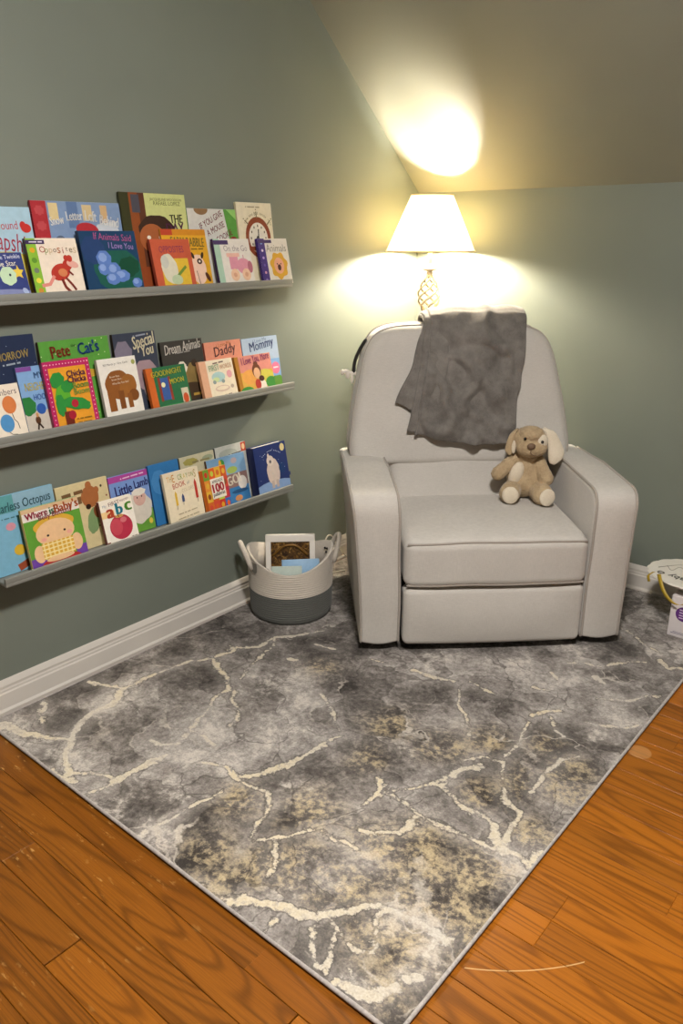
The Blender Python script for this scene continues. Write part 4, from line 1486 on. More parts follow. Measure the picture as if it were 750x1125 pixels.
def a(p):
    p.r(0, 0, 0.16, 1, '#a93038')
    for k in range(6):
        p.e(0.08, 0.1 + 0.16 * k, 0.05, 0.05, '#bb4a50', 0, 18, 0.15)
    p.r(0.16, 0.5, 1, 1, '#7d94b8'); p.r(0.18, 0.80, 0.28, 0.98, '#d8c493'); p.r(0.55, 0.80, 0.66, 0.97, '#cdb88d'); p.r(0.38, 0.72, 0.5, 1, '#5f78a2'); p.r(0.76, 0.78, 0.84, 0.97, '#c8a77c')
    p.poly([(0.70, 0.76), (0.92, 0.80), (1.0, 0.56), (0.62, 0.58)], '#c7ccd4'); p.r(0.16, 0.0, 1, 0.55, '#d5d9de'); p.e(0.58, 0.70, 0.13, 0.08, '#b3303a', -0.1); p.e(0.57, 0.65, 0.14, 0.035, '#e9e3da')
    p.e(0.26, 0.60, 0.05, 0.04, '#59677e'); p.e(0.40, 0.46, 0.09, 0.1, '#c0aeb2')
def t_(q):
    for i, (wd, x, y, s_) in enumerate((('Snow', 0.25, 0.80, 0.15), ('Letter', 0.45, 0.85, 0.18), ('Left', 0.64, 0.85, 0.13), ('Behind', 0.85, 0.80, 0.22))):
        q.t(wd, x, y, s_, '#f0efec', (10, 3, -4, -8)[i], 1.7, 0, 0.03)
book('picture_book', 0, 'b', -1.927, -1.632, 1.532, 0.010, '#c9ced6', '#8e2730', 'wide wintry picture book with a red spine and red cap', a, t_, False)
def a(p):
    p.r(0, 0, 0.13, 1, '#3b3c24'); p.r(0.13, 0, 0.36, 1, '#8a4a26'); p.r(0.26, 0.0, 0.36, 1, '#5b3526'); p.r(0.36, 0.40, 1, 1, '#c7cc88'); p.r(0.16, 0.80, 0.28, 0.98, '#4a4a55')
    p.e(0.50, 0.62, 0.28, 0.16, '#3d2a22', 0, 24, 0.03); p.e(0.42, 0.54, 0.20, 0.15, '#a65f38'); p.e(0.36, 0.55, 0.03, 0.02, '#efe6d8'); p.e(0.54, 0.55, 0.03, 0.02, '#efe6d8'); p.r(0.0, 0.0, 0.36, 0.25, '#8f4726')
def t_(q):
    q.t('JACQUELINE WOODSON', 0.69, 0.935, 0.50, '#5a6136'); q.t('RAFAEL LOPEZ', 0.70, 0.90, 0.42, '#5a6136'); q.t('THE', 0.82, 0.745, 0.20, '#2b2722', 2, 1.3, 0, 0.03); q.t('DAY', 0.79, 0.645, 0.28, '#5b2c50', 2, 1.3, 0, 0.03)
book('picture_book', 0, 'b', -1.630, -1.374, 1.566, 0.010, '#7c4426', '#3b3c24', 'tall brown and lime picture book with dark-haired child, tallest on the top ledge', a, t_, False)
def a(p):
    p.r(0.18, 0.10, 0.88, 0.62, '#d9b53c'); p.e(0.38, 0.42, 0.20, 0.30, '#d6d2bd', 0.15, 24, 0.03); p.e(0.28, 0.56, 0.10, 0.13, '#c4c4ba'); p.line([(0.56, 0.28), (0.80, 0.46)], 0.06, '#6d8a3a'); p.e(0.52, 0.2, 0.14, 0.10, '#b9c9a6')
def t_(q):
    q.t('OPPOSITES', 0.50, 0.80, 0.62, '#7d3156', 0, 1.5); q.t('by Sandra Boynton', 0.52, 0.045, 0.58, '#5c241d')
book('board_book', 0, 'f', -1.560, -1.400, 1.428, 0.012, '#c25b40', '#8d3d2c', 'coral red board book with a grey shape on yellow', a, t_)
def a(p):
    p.r(0, 0.90, 1, 1, '#d08a2a'); p.r(0, 0.90, 0.25, 1, '#b8442e'); p.e(0.72, 0.32, 0.17, 0.26, '#ecc9b4', 0, 22, 0.03); p.e(0.62, 0.56, 0.03, 0.06, '#3a2a22', 0.4); p.e(0.84, 0.56, 0.03, 0.06, '#3a2a22', -0.4)
    p.e(0.76, 0.46, 0.06, 0.05, '#4a332a'); p.e(0.76, 0.46, 0.022, 0.02, '#f0e8dc'); p.e(0.90, 0.19, 0.04, 0.09, '#5a3226', 0.5); p.line([(0.66, 0.30), (0.70, 0.05)], 0.012, '#5a3226')
def t_(q):
    q.t('FARM BABBLE', 0.56, 0.79, 0.74, '#7b7440', -2, 1.8, 0, 0.02); q.t('- ----- ----', 0.72, 0.67, 0.34, '#8a6a24')
book('picture_book', 0, 'm', -1.500, -1.312, 1.459, 0.006, '#dfa72f', '#b8832a', 'golden yellow picture book with pink cow behind the coral red board book', a, t_, False)
def a(p):
    p.r(0.74, 0, 1, 1, '#5c9a45'); p.poly([(0.80, 1), (1, 1), (1, 0.86)], '#8fc46c'); p.poly([(0, 0), (0.92, 0), (0.74, 1), (0, 1)], '#cfcdc8'); p.e(0.28, 0.99, 0.14, 0.07, '#8a6a4a'); p.e(0.9, 0.6, 0.08, 0.05, '#8a3a34')
def t_(q):
    q.t('IF YOU GIVE', 0.46, 0.86, 0.52, '#7e2e38', 24, 1.4, 0, 0.01); q.t('A MOUSE', 0.54, 0.75, 0.40, '#7e2e38', 22, 1.4, 0, 0.01); q.t('A COOKIE', 0.66, 0.64, 0.46, '#7e2e38', 22, 1.4, 0, 0.01)
book('picture_book', 0, 'b', -1.370, -1.150, 1.526, 0.010, '#d6d4cf', '#3f7a36', 'pale grey picture book with slanted maroon title and green edge', a, t_, False)
def a(p):
    p.r(0, 0, 0.16, 1, '#a9c9b4'); p.r(0.0, 0.88, 0.40, 0.97, '#4b3a66')
    pk_ = '#d994a8'
    p.r(0.36, 0.36, 0.60, 0.68, pk_); p.e(0.74, 0.42, 0.20, 0.17, pk_); p.e(0.92, 0.40, 0.07, 0.13, '#b06a7c'); p.r(0.30, 0.62, 0.66, 0.70, '#e7b8a8'); p.line([(0.76, 0.56), (0.76, 0.66)], 0.03, '#c9a0a8')
    p.e(0.46, 0.24, 0.12, 0.13, '#e9c3a4'); p.e(0.78, 0.24, 0.12, 0.13, '#e9c3a4'); p.e(0.46, 0.24, 0.05, 0.05, '#d9a488'); p.e(0.78, 0.24, 0.05, 0.05, '#d9a488')
def t_(q):
    q.t('On the Go', 0.58, 0.80, 0.66, '#9b8f92', 0, 1.15)
book('board_book', 0, 'f', -1.298, -1.130, 1.429, 0.012, '#e2dcd4', '#3a2a4e', 'white board book with a pink tractor', a, t_)
def a(p):
    p.e(0.55, 0.58, 0.36, 0.25, '#8a452c', 0, 30); p.e(0.55, 0.57, 0.27, 0.19, '#e3ddd0', 0, 30); p.r(0.16, 0.42, 0.96, 0.47, '#8a452c')
    for k in range(12):
        ang = PI * 2 * k / 12
        p.e(0.55 + 0.21 * math.cos(ang), 0.57 + 0.15 * math.sin(ang), 0.018, 0.016, '#6b6459')
    p.e(0.53, 0.54, 0.05, 0.06, '#3c3a34'); p.line([(0.55, 0.57), (0.56, 0.68)], 0.03, '#2d2a26')
def t_(q):
    q.t('- ------- ----', 0.45, 0.945, 0.40, '#a59a80')
    for i, ch in enumerate('Time and Big House Tick'):
        ang = PI * (0.80 - 0.62 * i / 22)
        if ch != ' ':
            q.t(ch, 0.56 + 0.45 * math.cos(ang), 0.58 + 0.29 * math.sin(ang), 0.030 if ch not in 'mMBH' else 0.045, '#7d7452', math.degrees(ang) - 90)
book('picture_book', 0, 'b', -1.148, -0.972, 1.552, 0.010, '#e3d9bf', '#c4b998', 'cream picture book with a brown arched clock, at the end of the top ledge', a, t_, False)
def a(p):
    p.r(0, 0, 0.22, 1, '#4a3880')
    for k, c in enumerate(('#8a78c0', '#d8a0b8', '#6a58a8', '#b8a0d8', '#e0d0e8', '#7a9ad0')):
        p.e(0.11, 0.10 + 0.16 * k, 0.035, 0.03, c)
    p.r(0.0, 0.90, 0.46, 0.97, '#4b3a66'); p.e(0.60, 0.40, 0.29, 0.29, '#d9a63a', 0, 42, 0.09); p.e(0.60, 0.40, 0.17, 0.18, '#e4a88e'); p.e(0.60, 0.36, 0.06, 0.07, '#4a2420'); p.e(0.54, 0.44, 0.018, 0.018, '#2a1a18'); p.e(0.66, 0.44, 0.018, 0.018, '#2a1a18')
def t_(q):
    q.t('Animals', 0.58, 0.79, 0.68, '#8f8a80', 0, 1.15)
book('board_book', 0, 'f', -1.088, -0.936, 1.430, 0.012, '#e4ddd2', '#3c2c70', 'white board book with a yellow lion face and purple dotted spine', a, t_)

# ---- middle ledge
def a(p):
    p.e(0.5, 0.0, 0.9, 0.5, '#24404a')
    for k in range(12):
        p.e((k * 0.37) % 1, 0.55 + (k * 0.23) % 0.42, 0.006, 0.004, '#aab4c8')
    p.poly([(0.66, 0.36), (0.76, 0.58), (0.86, 0.36), (0.80, 0.36), (0.76, 0.47), (0.72, 0.36)], '#7f9a8a')
def t_(q):
    q.t('TOMORROW', 0.58, 0.80, 0.62, '#bfa860', 4, 1.5, 0, 0.02); q.t('- ----- --', 0.62, 0.72, 0.26, '#9aa6b4', 4)
book('picture_book', 1, 'b', -2.180, -1.968, 1.168, 0.010, '#25304c', '#1a2238', 'midnight blue picture book with gold capitals behind the cream balloon book', a, t_, False)
def a(p):
    p.e(0.70, 0.63, 0.16, 0.16, '#cf7a45'); p.e(0.56, 0.31, 0.16, 0.16, '#4f8ec4'); p.line([(0.72, 0.47), (0.74, 0.36), (0.80, 0.30), (0.82, 0.18)], 0.016, '#4a4038'); p.line([(0.56, 0.15), (0.62, 0.10), (0.72, 0.09), (0.82, 0.05)], 0.016, '#4a4038')
def t_(q):
    q.t('Numbers', 0.60, 0.86, 0.66, '#7a6a6a', 2, 1.1)
book('board_book', 1, 'f', -2.185, -2.056, 1.041, 0.012, '#e8dccb', '#b0a594', 'cream board book with orange and blue balloons', a, t_)
def a(p):
    p.r(0, 0.0, 1, 0.34, '#c9c0b4'); p.r(0.0, 0.93, 0.45, 1, '#7b4a96'); p.e(0.12, 0.42, 0.25, 0.14, '#2f7a3e', 0, 22, 0.06); p.e(0.9, 0.44, 0.2, 0.12, '#2f7a3e', 0, 22, 0.06); p.e(0.5, 0.36, 0.14, 0.08, '#2f5aa8')
    for (x, y, c) in ((0.34, 0.20, '#5a3a24'), (0.82, 0.18, '#d8b63a')):
        p.e(x, y, 0.08, 0.06, c); p.e(x, y + 0.08, 0.04, 0.035, '#c89060'); p.line([(x, y - 0.04), (x - 0.05, y - 0.14)], 0.05, '#3a2a24'); p.line([(x, y - 0.04), (x + 0.10, y - 0.13)], 0.05, '#3a2a24')
def t_(q):
    q.t('MY', 0.62, 0.86, 0.26, '#3a5a8a', 0, 1.2, 0, 0.03); q.t('NEIGHBOR', 0.56, 0.70, 0.80, '#d0c050', 0, 1.9, 0, 0.02); q.t('HOOD', 0.58, 0.54, 0.46, '#3c62a8', 0, 1.5, 0, 0.02)
book('board_book', 1, 'm', -2.048, -1.940, 1.079, 0.009, '#7fa6d4', '#4a5f88', 'sky blue board book of a street scene behind the cream balloon book', a, t_)
def a(p):
    p.r(0.10, 0.0, 0.90, 0.90, '#e19a2e')
    for i in range(15):
        for (x, y) in ((0.05, 0.03 + i * 0.066), (0.95, 0.03 + i * 0.066), (0.03 + i * 0.066, 0.95)):
            p.e(x, y, 0.013, 0.010, '#f0b8cc', 0, 8)
    for (x, y, rx, ry, rt) in ((0.24, 0.72, 0.16, 0.11, 0.9), (0.30, 0.50, 0.22, 0.12, 1.2), (0.55, 0.36, 0.30, 0.09, -0.2), (0.72, 0.32, 0.14, 0.06, -0.5), (0.22, 0.36, 0.10, 0.16, 0.0), (0.42, 0.62, 0.13, 0.09, 0.3)):
        p.e(x, y, rx, ry, '#2f8a3c' if rt < 1 else '#5aa832', rt, 22, 0.06)
    p.r(0.26, 0.0, 0.44, 0.26, '#6d2a1c'); p.e(0.52, 0.36, 0.075, 0.06, '#b02438'); p.e(0.42, 0.20, 0.08, 0.065, '#a02034')
def t_(q):
    q.t('Chicka', 0.66, 0.80, 0.40, '#5a2a50', 2, 1.15, 0, 0.03); q.t('Chicka', 0.66, 0.71, 0.40, '#5a2a50', 2, 1.15, 0, 0.03); q.t('Boom', 0.72, 0.62, 0.34, '#6aa04a', 2, 1.15, 0, 0.03); q.t('Boom', 0.72, 0.53, 0.34, '#8aa84a', 2, 1.15, 0, 0.03); q.t('-- --- -------', 0.66, 0.13, 0.34, '#8a6a20'); q.t('--- ------', 0.66, 0.07, 0.30, '#8a6a20')
book('board_book', 1, 'f', -1.976, -1.820, 1.088, 0.012, '#b82660', '#8a1c48', 'orange board book with green leaves and pink dotted border', a, t_)
def a(p):
    for k in range(46):
        p.e((k * 0.377) % 1, (k * 0.229) % 1, 0.008, 0.007, '#d6e2b0', 0, 8)
    p.r(0.88, 0, 1, 0.62, '#3a5a24'); p.e(0.35, 0.56, 0.22, 0.06, '#b8443a'); p.e(0.62, 0.58, 0.16, 0.05, '#c8a03a')
def t_(q):
    q.t('Pete', 0.28, 0.875, 0.26, '#8a3a28', 4, 1.4, 0, 0.04); q.t('the', 0.47, 0.93, 0.07, '#3a6a2a', 4); q.t("Cat's", 0.68, 0.89, 0.30, '#2a4a84', 6, 1.4, 0, 0.04)
book('picture_book', 1, 'b', -1.958, -1.717, 1.141, 0.010, '#5a9a40', '#3d2a1c', 'green polka dot picture book with red and blue title', a, t_, False)
def a(p):
    b1 = '#8a5426'
    p.e(0.44, 0.56, 0.34, 0.24, b1, 0.05, 26, 0.02); p.e(0.68, 0.52, 0.22, 0.20, '#96602c', -0.4, 24, 0.02); p.e(0.80, 0.36, 0.13, 0.10, '#7a4820', -0.5); p.r(0.12, 0.14, 0.30, 0.50, b1); p.r(0.40, 0.16, 0.54, 0.46, '#7a4820'); p.r(0.62, 0.16, 0.74, 0.40, b1); p.e(0.92, 0.90, 0.05, 0.04, '#9aa05a')
def t_(q):
    q.t('Bill Martin Jr / Eric Carle', 0.46, 0.90, 0.64, '#5a5550', 2); q.t('Brown Bear,', 0.38, 0.70, 0.26, '#eadfd0', 2); q.t('Brown Bear,', 0.42, 0.65, 0.26, '#eadfd0', 2); q.t('What Do You See?', 0.50, 0.59, 0.44, '#eadfd0', 2)
book('board_book', 1, 'f', -1.794, -1.650, 1.075, 0.012, '#e6e2da', '#b5aea4', 'white board book with a big brown bear shape', a, t_)
def a(p):
    p.e(0.2, 0.75, 0.2, 0.16, '#7d7688', 0, 22, 0.08); p.e(0.66, 0.45, 0.30, 0.20, '#a08890', 0, 22, 0.05); p.e(0.8, 0.25, 0.24, 0.18, '#b8a0a0', 0, 22, 0.05); p.r(0, 0, 0.5, 0.3, '#4a4a5a')
def t_(q):
    q.t('Special', 0.70, 0.87, 0.52, '#e8e0c0', 10, 1.8, 0.25, 0.03); q.t('You', 0.76, 0.77, 0.30, '#e8e0c0', 10, 1.6, 0.25, 0.03); q.t('- -------', 0.62, 0.96, 0.30, '#9aa0b0', 4)
book('picture_book', 1, 'b', -1.703, -1.536, 1.141, 0.010, '#3a4050', '#2a2218', 'charcoal picture book with cream handwritten title beside the green polka dot book', a, t_, False)
def a(p):
    p.r(0, 0, 0.16, 1, '#c8642a'); p.r(0.24, 0.22, 0.56, 0.74, '#3a5a9a'); p.r(0.24, 0.20, 0.30, 0.76, '#8a3a2a'); p.r(0.50, 0.20, 0.56, 0.76, '#8a3a2a'); p.e(0.36, 0.58, 0.05, 0.06, '#e8e0b0'); p.r(0.78, 0.10, 0.96, 0.44, '#c9c0a8'); p.e(0.87, 0.2, 0.07, 0.12, '#c0502a'); p.e(0.5, 0.05, 0.4, 0.06, '#2a8a4a')
def t_(q):
    q.t('GOODNIGHT', 0.50, 0.86, 0.78, '#d8c83a', 3, 1.3, 0, 0.02); q.t('MOON', 0.72, 0.64, 0.36, '#d8c83a', 3, 1.3, 0, 0.02)
book('board_book', 1, 'f', -1.616, -1.452, 1.026, 0.013, '#2a6a44', '#b0561f', 'green and orange board book with yellow capitals', a, t_)
def a(p):
    p.e(0.44, 0.58, 0.10, 0.09, '#e0d8c8', 0, 22, 0.06); p.e(0.54, 0.50, 0.07, 0.10, '#e0d8c8', 0.4); p.e(0.72, 0.40, 0.22, 0.24, '#8a7446', 0, 22, 0.05); p.e(0.74, 0.62, 0.07, 0.06, '#3a2a20'); p.e(0.6, 0.18, 0.36, 0.14, '#4a3a2c'); p.r(0.62, 0.10, 0.9, 0.14, '#c09a48')
def t_(q):
    q.t('Dream Animals', 0.52, 0.90, 0.86, '#e0dcd4', 5, 1.9, 0.25, 0.02); q.t('- ------- -------', 0.50, 0.81, 0.36, '#a8a4a0', 3)
book('picture_book', 1, 'b', -1.520, -1.337, 1.099, 0.010, '#3c3936', '#1d1b1a', 'black picture book with white script and pale figures', a, t_, False)
def a(p):
    p.r(0, 0, 1, 0.62, '#dca25a'); p.r(0, 0, 1, 0.35, '#d8b05c')
def t_(q):
    q.t('I Love My', 0.52, 0.93, 0.40, '#b0703c', 6, 1.1); q.t('Daddy', 0.54, 0.81, 0.58, '#6a4a4a', 6, 1.25, 0.1, 0.02)
book('picture_book', 1, 'b', -1.330, -1.152, 1.079, 0.009, '#d99078', '#8a4a3a', 'peach and yellow picture book with plum title', a, t_, False)
def a(p):
    p.r(0, 0, 0.20, 1, '#d8a88a'); p.e(0.50, 0.56, 0.20, 0.13, '#a8c8c8'); p.e(0.42, 0.50, 0.10, 0.06, '#c8d8a0'); p.e(0.36, 0.44, 0.05, 0.05, '#8a9a9a'); p.e(0.62, 0.44, 0.05, 0.05, '#8a9a9a'); p.e(0.84, 0.60, 0.08, 0.10, '#dca0a8'); p.e(0.56, 0.26, 0.22, 0.08, '#d0b8a8'); p.e(0.56, 0.27, 0.18, 0.05, '#e6d8c0'); p.e(0.86, 0.28, 0.05, 0.05, '#b8a898')
def t_(q):
    q.t('---- ----', 0.56, 0.92, 0.32, '#7a6a60', 4); q.t('FIRST', 0.42, 0.80, 0.30, '#8ab08a', 4, 1.5, 0, 0.02); q.t('WORDS', 0.76, 0.81, 0.36, '#c89a78', 4, 1.5, 0, 0.02); q.t('----- --- ----', 0.60, 0.08, 0.40, '#7a6a60', 4)
book('board_book', 1, 'f', -1.393, -1.236, 1.023, 0.014, '#e8dcc4', '#c08a68', 'cream tabbed board book with pastel cloud and pink circle', a, t_)
def a(p):
    p.r(0, 0.55, 1, 1, '#a9bcd4'); p.e(0.86, 0.36, 0.12, 0.12, '#d8789a'); p.e(0.85, 0.06, 0.26, 0.15, '#5a8a3a', 0, 22, 0.06); p.e(0.66, 0.50, 0.05, 0.12, '#b08a3c')
def t_(q):
    q.t('I Love My', 0.50, 0.93, 0.38, '#6a7a9a', 6, 1.1); q.t('Mommy', 0.54, 0.83, 0.68, '#2f3f72', 7, 1.25, 0.1, 0.02); q.t('----', 0.86, 0.37, 0.14, '#f4dce4')
book('picture_book', 1, 'b', -1.150, -0.961, 1.076, 0.010, '#7fa8d8', '#4f6f98', 'light blue picture book with navy title, at the end of the middle ledge', a, t_, False)
def a(p):
    p.r(0, 0, 0.10, 1, '#b07a2c'); p.r(0.10, 0.55, 1, 1, '#d58a7e'); p.r(0.10, 0.0, 1, 0.56, '#d6a84c'); p.e(0.34, 0.42, 0.22, 0.2, '#e0a050'); p.e(0.76, 0.36, 0.24, 0.22, '#c8c050'); p.e(0.20, 0.06, 0.18, 0.12, '#3f8a3c'); p.e(0.90, 0.20, 0.16, 0.16, '#3f8a3c')
    p.e(0.54, 0.56, 0.12, 0.20, '#6a3a24'); p.e(0.54, 0.50, 0.09, 0.15, '#dcae88'); p.e(0.54, 0.76, 0.06, 0.06, '#6a3a24'); p.e(0.62, 0.14, 0.13, 0.18, '#e6dcd0'); p.e(0.52, 0.2, 0.08, 0.14, '#b03a30'); p.e(0.64, 0.34, 0.075, 0.08, '#4a2a20')
def t_(q):
    q.t('I Love You, More', 0.56, 0.88, 0.78, '#8a2a6a', 5, 1.9, 0.15, 0.02)
book('board_book', 1, 'f', -1.226, -1.042, 1.021, 0.015, '#d6a04c', '#8a5c1e', 'orange board book of an adult hugging a child, in front of the light blue book', a, t_)

# ---- lower ledge
def a(p):
    p.r(0, 0.78, 1, 1, '#5fa0a4'); p.r(0.4, 0.78, 1, 1, '#8fb4c8'); p.e(0.76, 0.34, 0.20, 0.26, '#b05838', 0.1, 24, 0.02); p.line([(0.80, 0.24), (0.55, 0.12), (0.30, 0.05)], 0.10, '#a04c30'); p.line([(0.84, 0.20), (0.70, 0.04)], 0.10, '#b8644a'); p.line([(0.88, 0.20), (0.86, 0.02)], 0.09, '#a04c30'); p.line([(0.76, 0.24), (0.48, 0.04)], 0.07, '#c07858')
    p.e(0.36, 0.28, 0.08, 0.07, '#e0b83c'); p.e(0.30, 0.60, 0.07, 0.05, '#d898a8')
def t_(q):
    q.t('Fearless Octopus', 0.52, 0.84, 0.84, '#24505c', 2, 1.5, 0.1, 0.01); q.t('- ---- --- -----', 0.34, 0.71, 0.30, '#4a7a88')
book('picture_book', 2, 'b', -2.190, -1.968, 0.708, 0.010, '#7fb6d2', '#4f7f98', 'sea blue picture book with a red brown octopus', a, t_, False)
def a(p):
    p.r(0, 0.80, 1, 0.93, '#e6e0d8'); p.r(0, 0.93, 1, 1, '#d8b890'); p.r(0, 0, 0.26, 0.20, '#6a42a0'); p.r(0.80, 0, 1, 0.22, '#6a42a0'); p.e(0.52, 0.04, 0.36, 0.12, '#b83030')
    p.e(0.50, 0.66, 0.36, 0.15, '#d6a83c', 0, 24, 0.02); p.e(0.50, 0.54, 0.34, 0.21, '#e6be92'); p.e(0.17, 0.25, 0.10, 0.14, '#e6be92'); p.e(0.84, 0.29, 0.10, 0.14, '#e6be92'); p.r(0.22, 0.14, 0.78, 0.40, '#d8a83a')
    for i in range(7):
        p.r(0.24 + i * 0.078, 0.14, 0.27 + i * 0.078, 0.40, '#e9d08a')
    for i in range(4):
        p.r(0.22, 0.16 + i * 0.065, 0.78, 0.18 + i * 0.065, '#efdca2')
    p.e(0.50, 0.12, 0.25, 0.045, '#e6be92'); p.e(0.36, 0.51, 0.022, 0.018, '#2a2020'); p.e(0.66, 0.53, 0.022, 0.018, '#2a2020'); p.e(0.28, 0.46, 0.05, 0.03, '#e8a898'); p.e(0.74, 0.48, 0.05, 0.03, '#e8a898')
def t_(q):
    for (w_, x, s_, cs) in (('Where', 0.24, 0.38, '#a02c44'), ('is', 0.51, 0.08, '#2f7a4a'), ("Baby's", 0.77, 0.42, '#b85a2a')):
        q.t(w_, x, 0.885, s_, cs, 3, 1.15, 0, 0.04)
    q.t('Belly Button?', 0.55, 0.815, 0.58, '#8a2c50', 3, 1.0, 0, 0.02)
book('board_book', 2, 'f', -2.103, -1.911, 0.663, 0.012, '#5f9a38', '#c8b060', 'green board book with a blond baby in a yellow checked shirt', a, t_)
def a(p):
    p.e(0.62, 0.76, 0.17, 0.16, '#a8683c', 0.1, 24, 0.02); p.e(0.62, 0.93, 0.06, 0.06, '#a8683c'); p.e(0.76, 0.84, 0.05, 0.05, '#a8683c'); p.e(0.56, 0.62, 0.05, 0.04, '#2c1c14'); p.e(0.62, 0.40, 0.12, 0.20, '#7f9a6a', -0.3, 22, 0.04); p.e(0.72, 0.52, 0.08, 0.10, '#7a4428'); p.e(0.86, 0.88, 0.02, 0.02, '#3a3022'); p.e(0.94, 0.72, 0.015, 0.015, '#8a3a2a')
def t_(q):
    q.t('--- ---', 0.30, 0.86, 0.40, '#7a5a3a', 3, 1.2); q.t('---', 0.30, 0.74, 0.30, '#7a5a3a', 3, 1.4); q.t('- ------', 0.82, 0.30, 0.26, '#6a5a40'); q.t('-----', 0.84, 0.20, 0.20, '#6a5a40')
book('picture_book', 2, 'b', -1.964, -1.774, 0.690, 0.010, '#d8c79a', '#b09a6a', 'sandy yellow picture book with a brown bear cub in green', a, t_, False)
def a(p):
    p.r(0, 0.76, 1, 1, '#ece4d6'); p.e(0.52, 0.36, 0.35, 0.27, '#b03048', 0, 28); p.e(0.38, 0.38, 0.18, 0.18, '#c04858'); p.e(0.62, 0.50, 0.10, 0.06, '#cc7078'); p.e(0.52, 0.60, 0.13, 0.035, '#c89858'); p.line([(0.50, 0.58), (0.46, 0.70)], 0.025, '#5a4a24'); p.r(0, 0, 0.10, 0.10, '#7a3a30')
    p.r(0, 0.62, 0.40, 0.76, '#e8c890')
def t_(q):
    q.t('My', 0.14, 0.87, 0.12, '#8a98a8', 3); q.t('FIRST', 0.44, 0.90, 0.34, '#7a4a4a', 5); q.t('PADDED', 0.76, 0.92, 0.28, '#7a4a4a', 5)
    q.t('a', 0.28, 0.70, 0.20, '#c04a30', 0, 1.0, 0, 0.05); q.t('b', 0.56, 0.76, 0.18, '#2a8aa0', 0, 1.0, 0, 0.05); q.t('c', 0.84, 0.76, 0.18, '#5a9a3a', 0, 1.0, 0, 0.05); q.t('---- -----', 0.86, 0.09, 0.18, '#5a5048')
book('board_book', 2, 'f', -1.840, -1.715, 0.622, 0.014, '#eae4da', '#6a2a2a', 'white padded board book with a big red apple', a, t_)
def a(p):
    p.r(0, 0.90, 1, 1, '#b0489a'); p.r(0, 0, 1, 0.35, '#6aa040'); p.e(0.65, 0.40, 0.34, 0.26, '#d9d2c6', 0, 28, 0.05); p.e(0.70, 0.56, 0.16, 0.13, '#d8b0a4'); p.e(0.70, 0.66, 0.18, 0.06, '#e6e0d4', 0, 22, 0.08); p.e(0.64, 0.57, 0.014, 0.014, '#2a2020'); p.e(0.76, 0.58, 0.014, 0.014, '#2a2020'); p.e(0.90, 0.14, 0.05, 0.05, '#e0c850'); p.e(0.16, 0.55, 0.10, 0.10, '#9a8ac8')
def t_(q):
    q.t('Little', 0.34, 0.76, 0.42, '#2c2a72', 4, 1.5, 0, 0.03); q.t('Lamb', 0.80, 0.80, 0.36, '#2c2a72', 4, 1.5, 0, 0.03); q.t('- ------ ------ ----', 0.6, 0.945, 0.6, '#e8c8e0', 2)
book('picture_book', 2, 'b', -1.772, -1.614, 0.680, 0.010, '#7a9ad4', '#6a2a60', 'magenta and blue picture book with a woolly lamb', a, t_, False)
def a(p):
    p.e(0.78, 0.16, 0.16, 0.14, '#c8b060', 0, 22, 0.06); p.e(0.3, 0.7, 0.25, 0.2, '#4a8ac4', 0, 22, 0.04)
book('picture_book', 2, 'b', -1.611, -1.478, 0.686, 0.010, '#3578b4', '#23548a', 'plain bright blue picture book behind the cream crayon book', a, no, False)
def a(p):
    p.r(0.24, 0.36, 0.30, 0.58, '#d8b03a'); p.poly([(0.24, 0.58), (0.30, 0.58), (0.27, 0.64)], '#d8b03a'); p.r(0.42, 0.40, 0.49, 0.50, '#3a4a78'); p.poly([(0.42, 0.50), (0.49, 0.50), (0.455, 0.56)], '#3a4a78'); p.r(0.82, 0.40, 0.89, 0.70, '#b8382c'); p.poly([(0.82, 0.70), (0.89, 0.70), (0.855, 0.78)], '#b8382c')
    p.line([(0.26, 0.36), (0.25, 0.28)], 0.012, '#6a5a40'); p.line([(0.45, 0.40), (0.44, 0.34)], 0.012, '#6a5a40'); p.line([(0.85, 0.40), (0.86, 0.32)], 0.012, '#6a5a40')
def t_(q):
    for i, (ch, c) in enumerate(zip('THE CRAYONS', ('#d8a03a', '#b8984a', '#c88a3a', '', '#6a8a4a', '#8aa04a', '#c8b04a', '#7a9a5a', '#a08a5a', '#8a9a4a', '#b09a5a'))):
        if ch != ' ':
            q.t(ch, 0.12 + i * 0.076, 0.88, 0.06, c, 3, 1.7)
    q.t('BOOK', 0.40, 0.74, 0.36, '#b8483a', 5, 1.3); q.t('of', 0.66, 0.74, 0.08, '#8a8a8a', 3); q.t('COLORS', 0.62, 0.62, 0.34, '#c8bba0', 5, 1.3); q.t('----- -- --- ------', 0.52, 0.20, 0.54, '#b0a488', 3); q.t('-------- -- --- ------', 0.52, 0.11, 0.60, '#b0a488', 3)
book('picture_book', 2, 'f', -1.582, -1.424, 0.656, 0.012, '#e4d8be', '#c8bca0', 'cream book with little drawn crayons on its cover', a, t_, False)
def a(p):
    p.e(0.3, 0.9, 0.2, 0.06, '#a8a058', 0, 22, 0.08); p.e(0.8, 0.9, 0.16, 0.05, '#9aa48a')
def t_(q):
    q.t('---- ------', 0.60, 0.88, 0.50, '#8a8058')
book('picture_book', 2, 'b', -1.474, -1.310, 0.685, 0.009, '#c9c3a6', '#5a5a48', 'grey beige picture book mostly hidden behind the crayon book', a, t_, False)
def a(p):
    p.r(0.84, 0.84, 1, 1, '#c04830'); p.e(0.92, 0.92, 0.05, 0.055, '#e8c8a0'); p.e(0.4, 0.86, 0.3, 0.08, '#aab0a8')
def t_(q):
    q.t('- ------', 0.62, 0.83, 0.42, '#5a5a58', 3)
book('picture_book', 2, 'b', -1.306, -1.150, 0.688, 0.009, '#c3c6c0', '#4a4a50', 'pale grey picture book with a red corner square', a, t_, False)
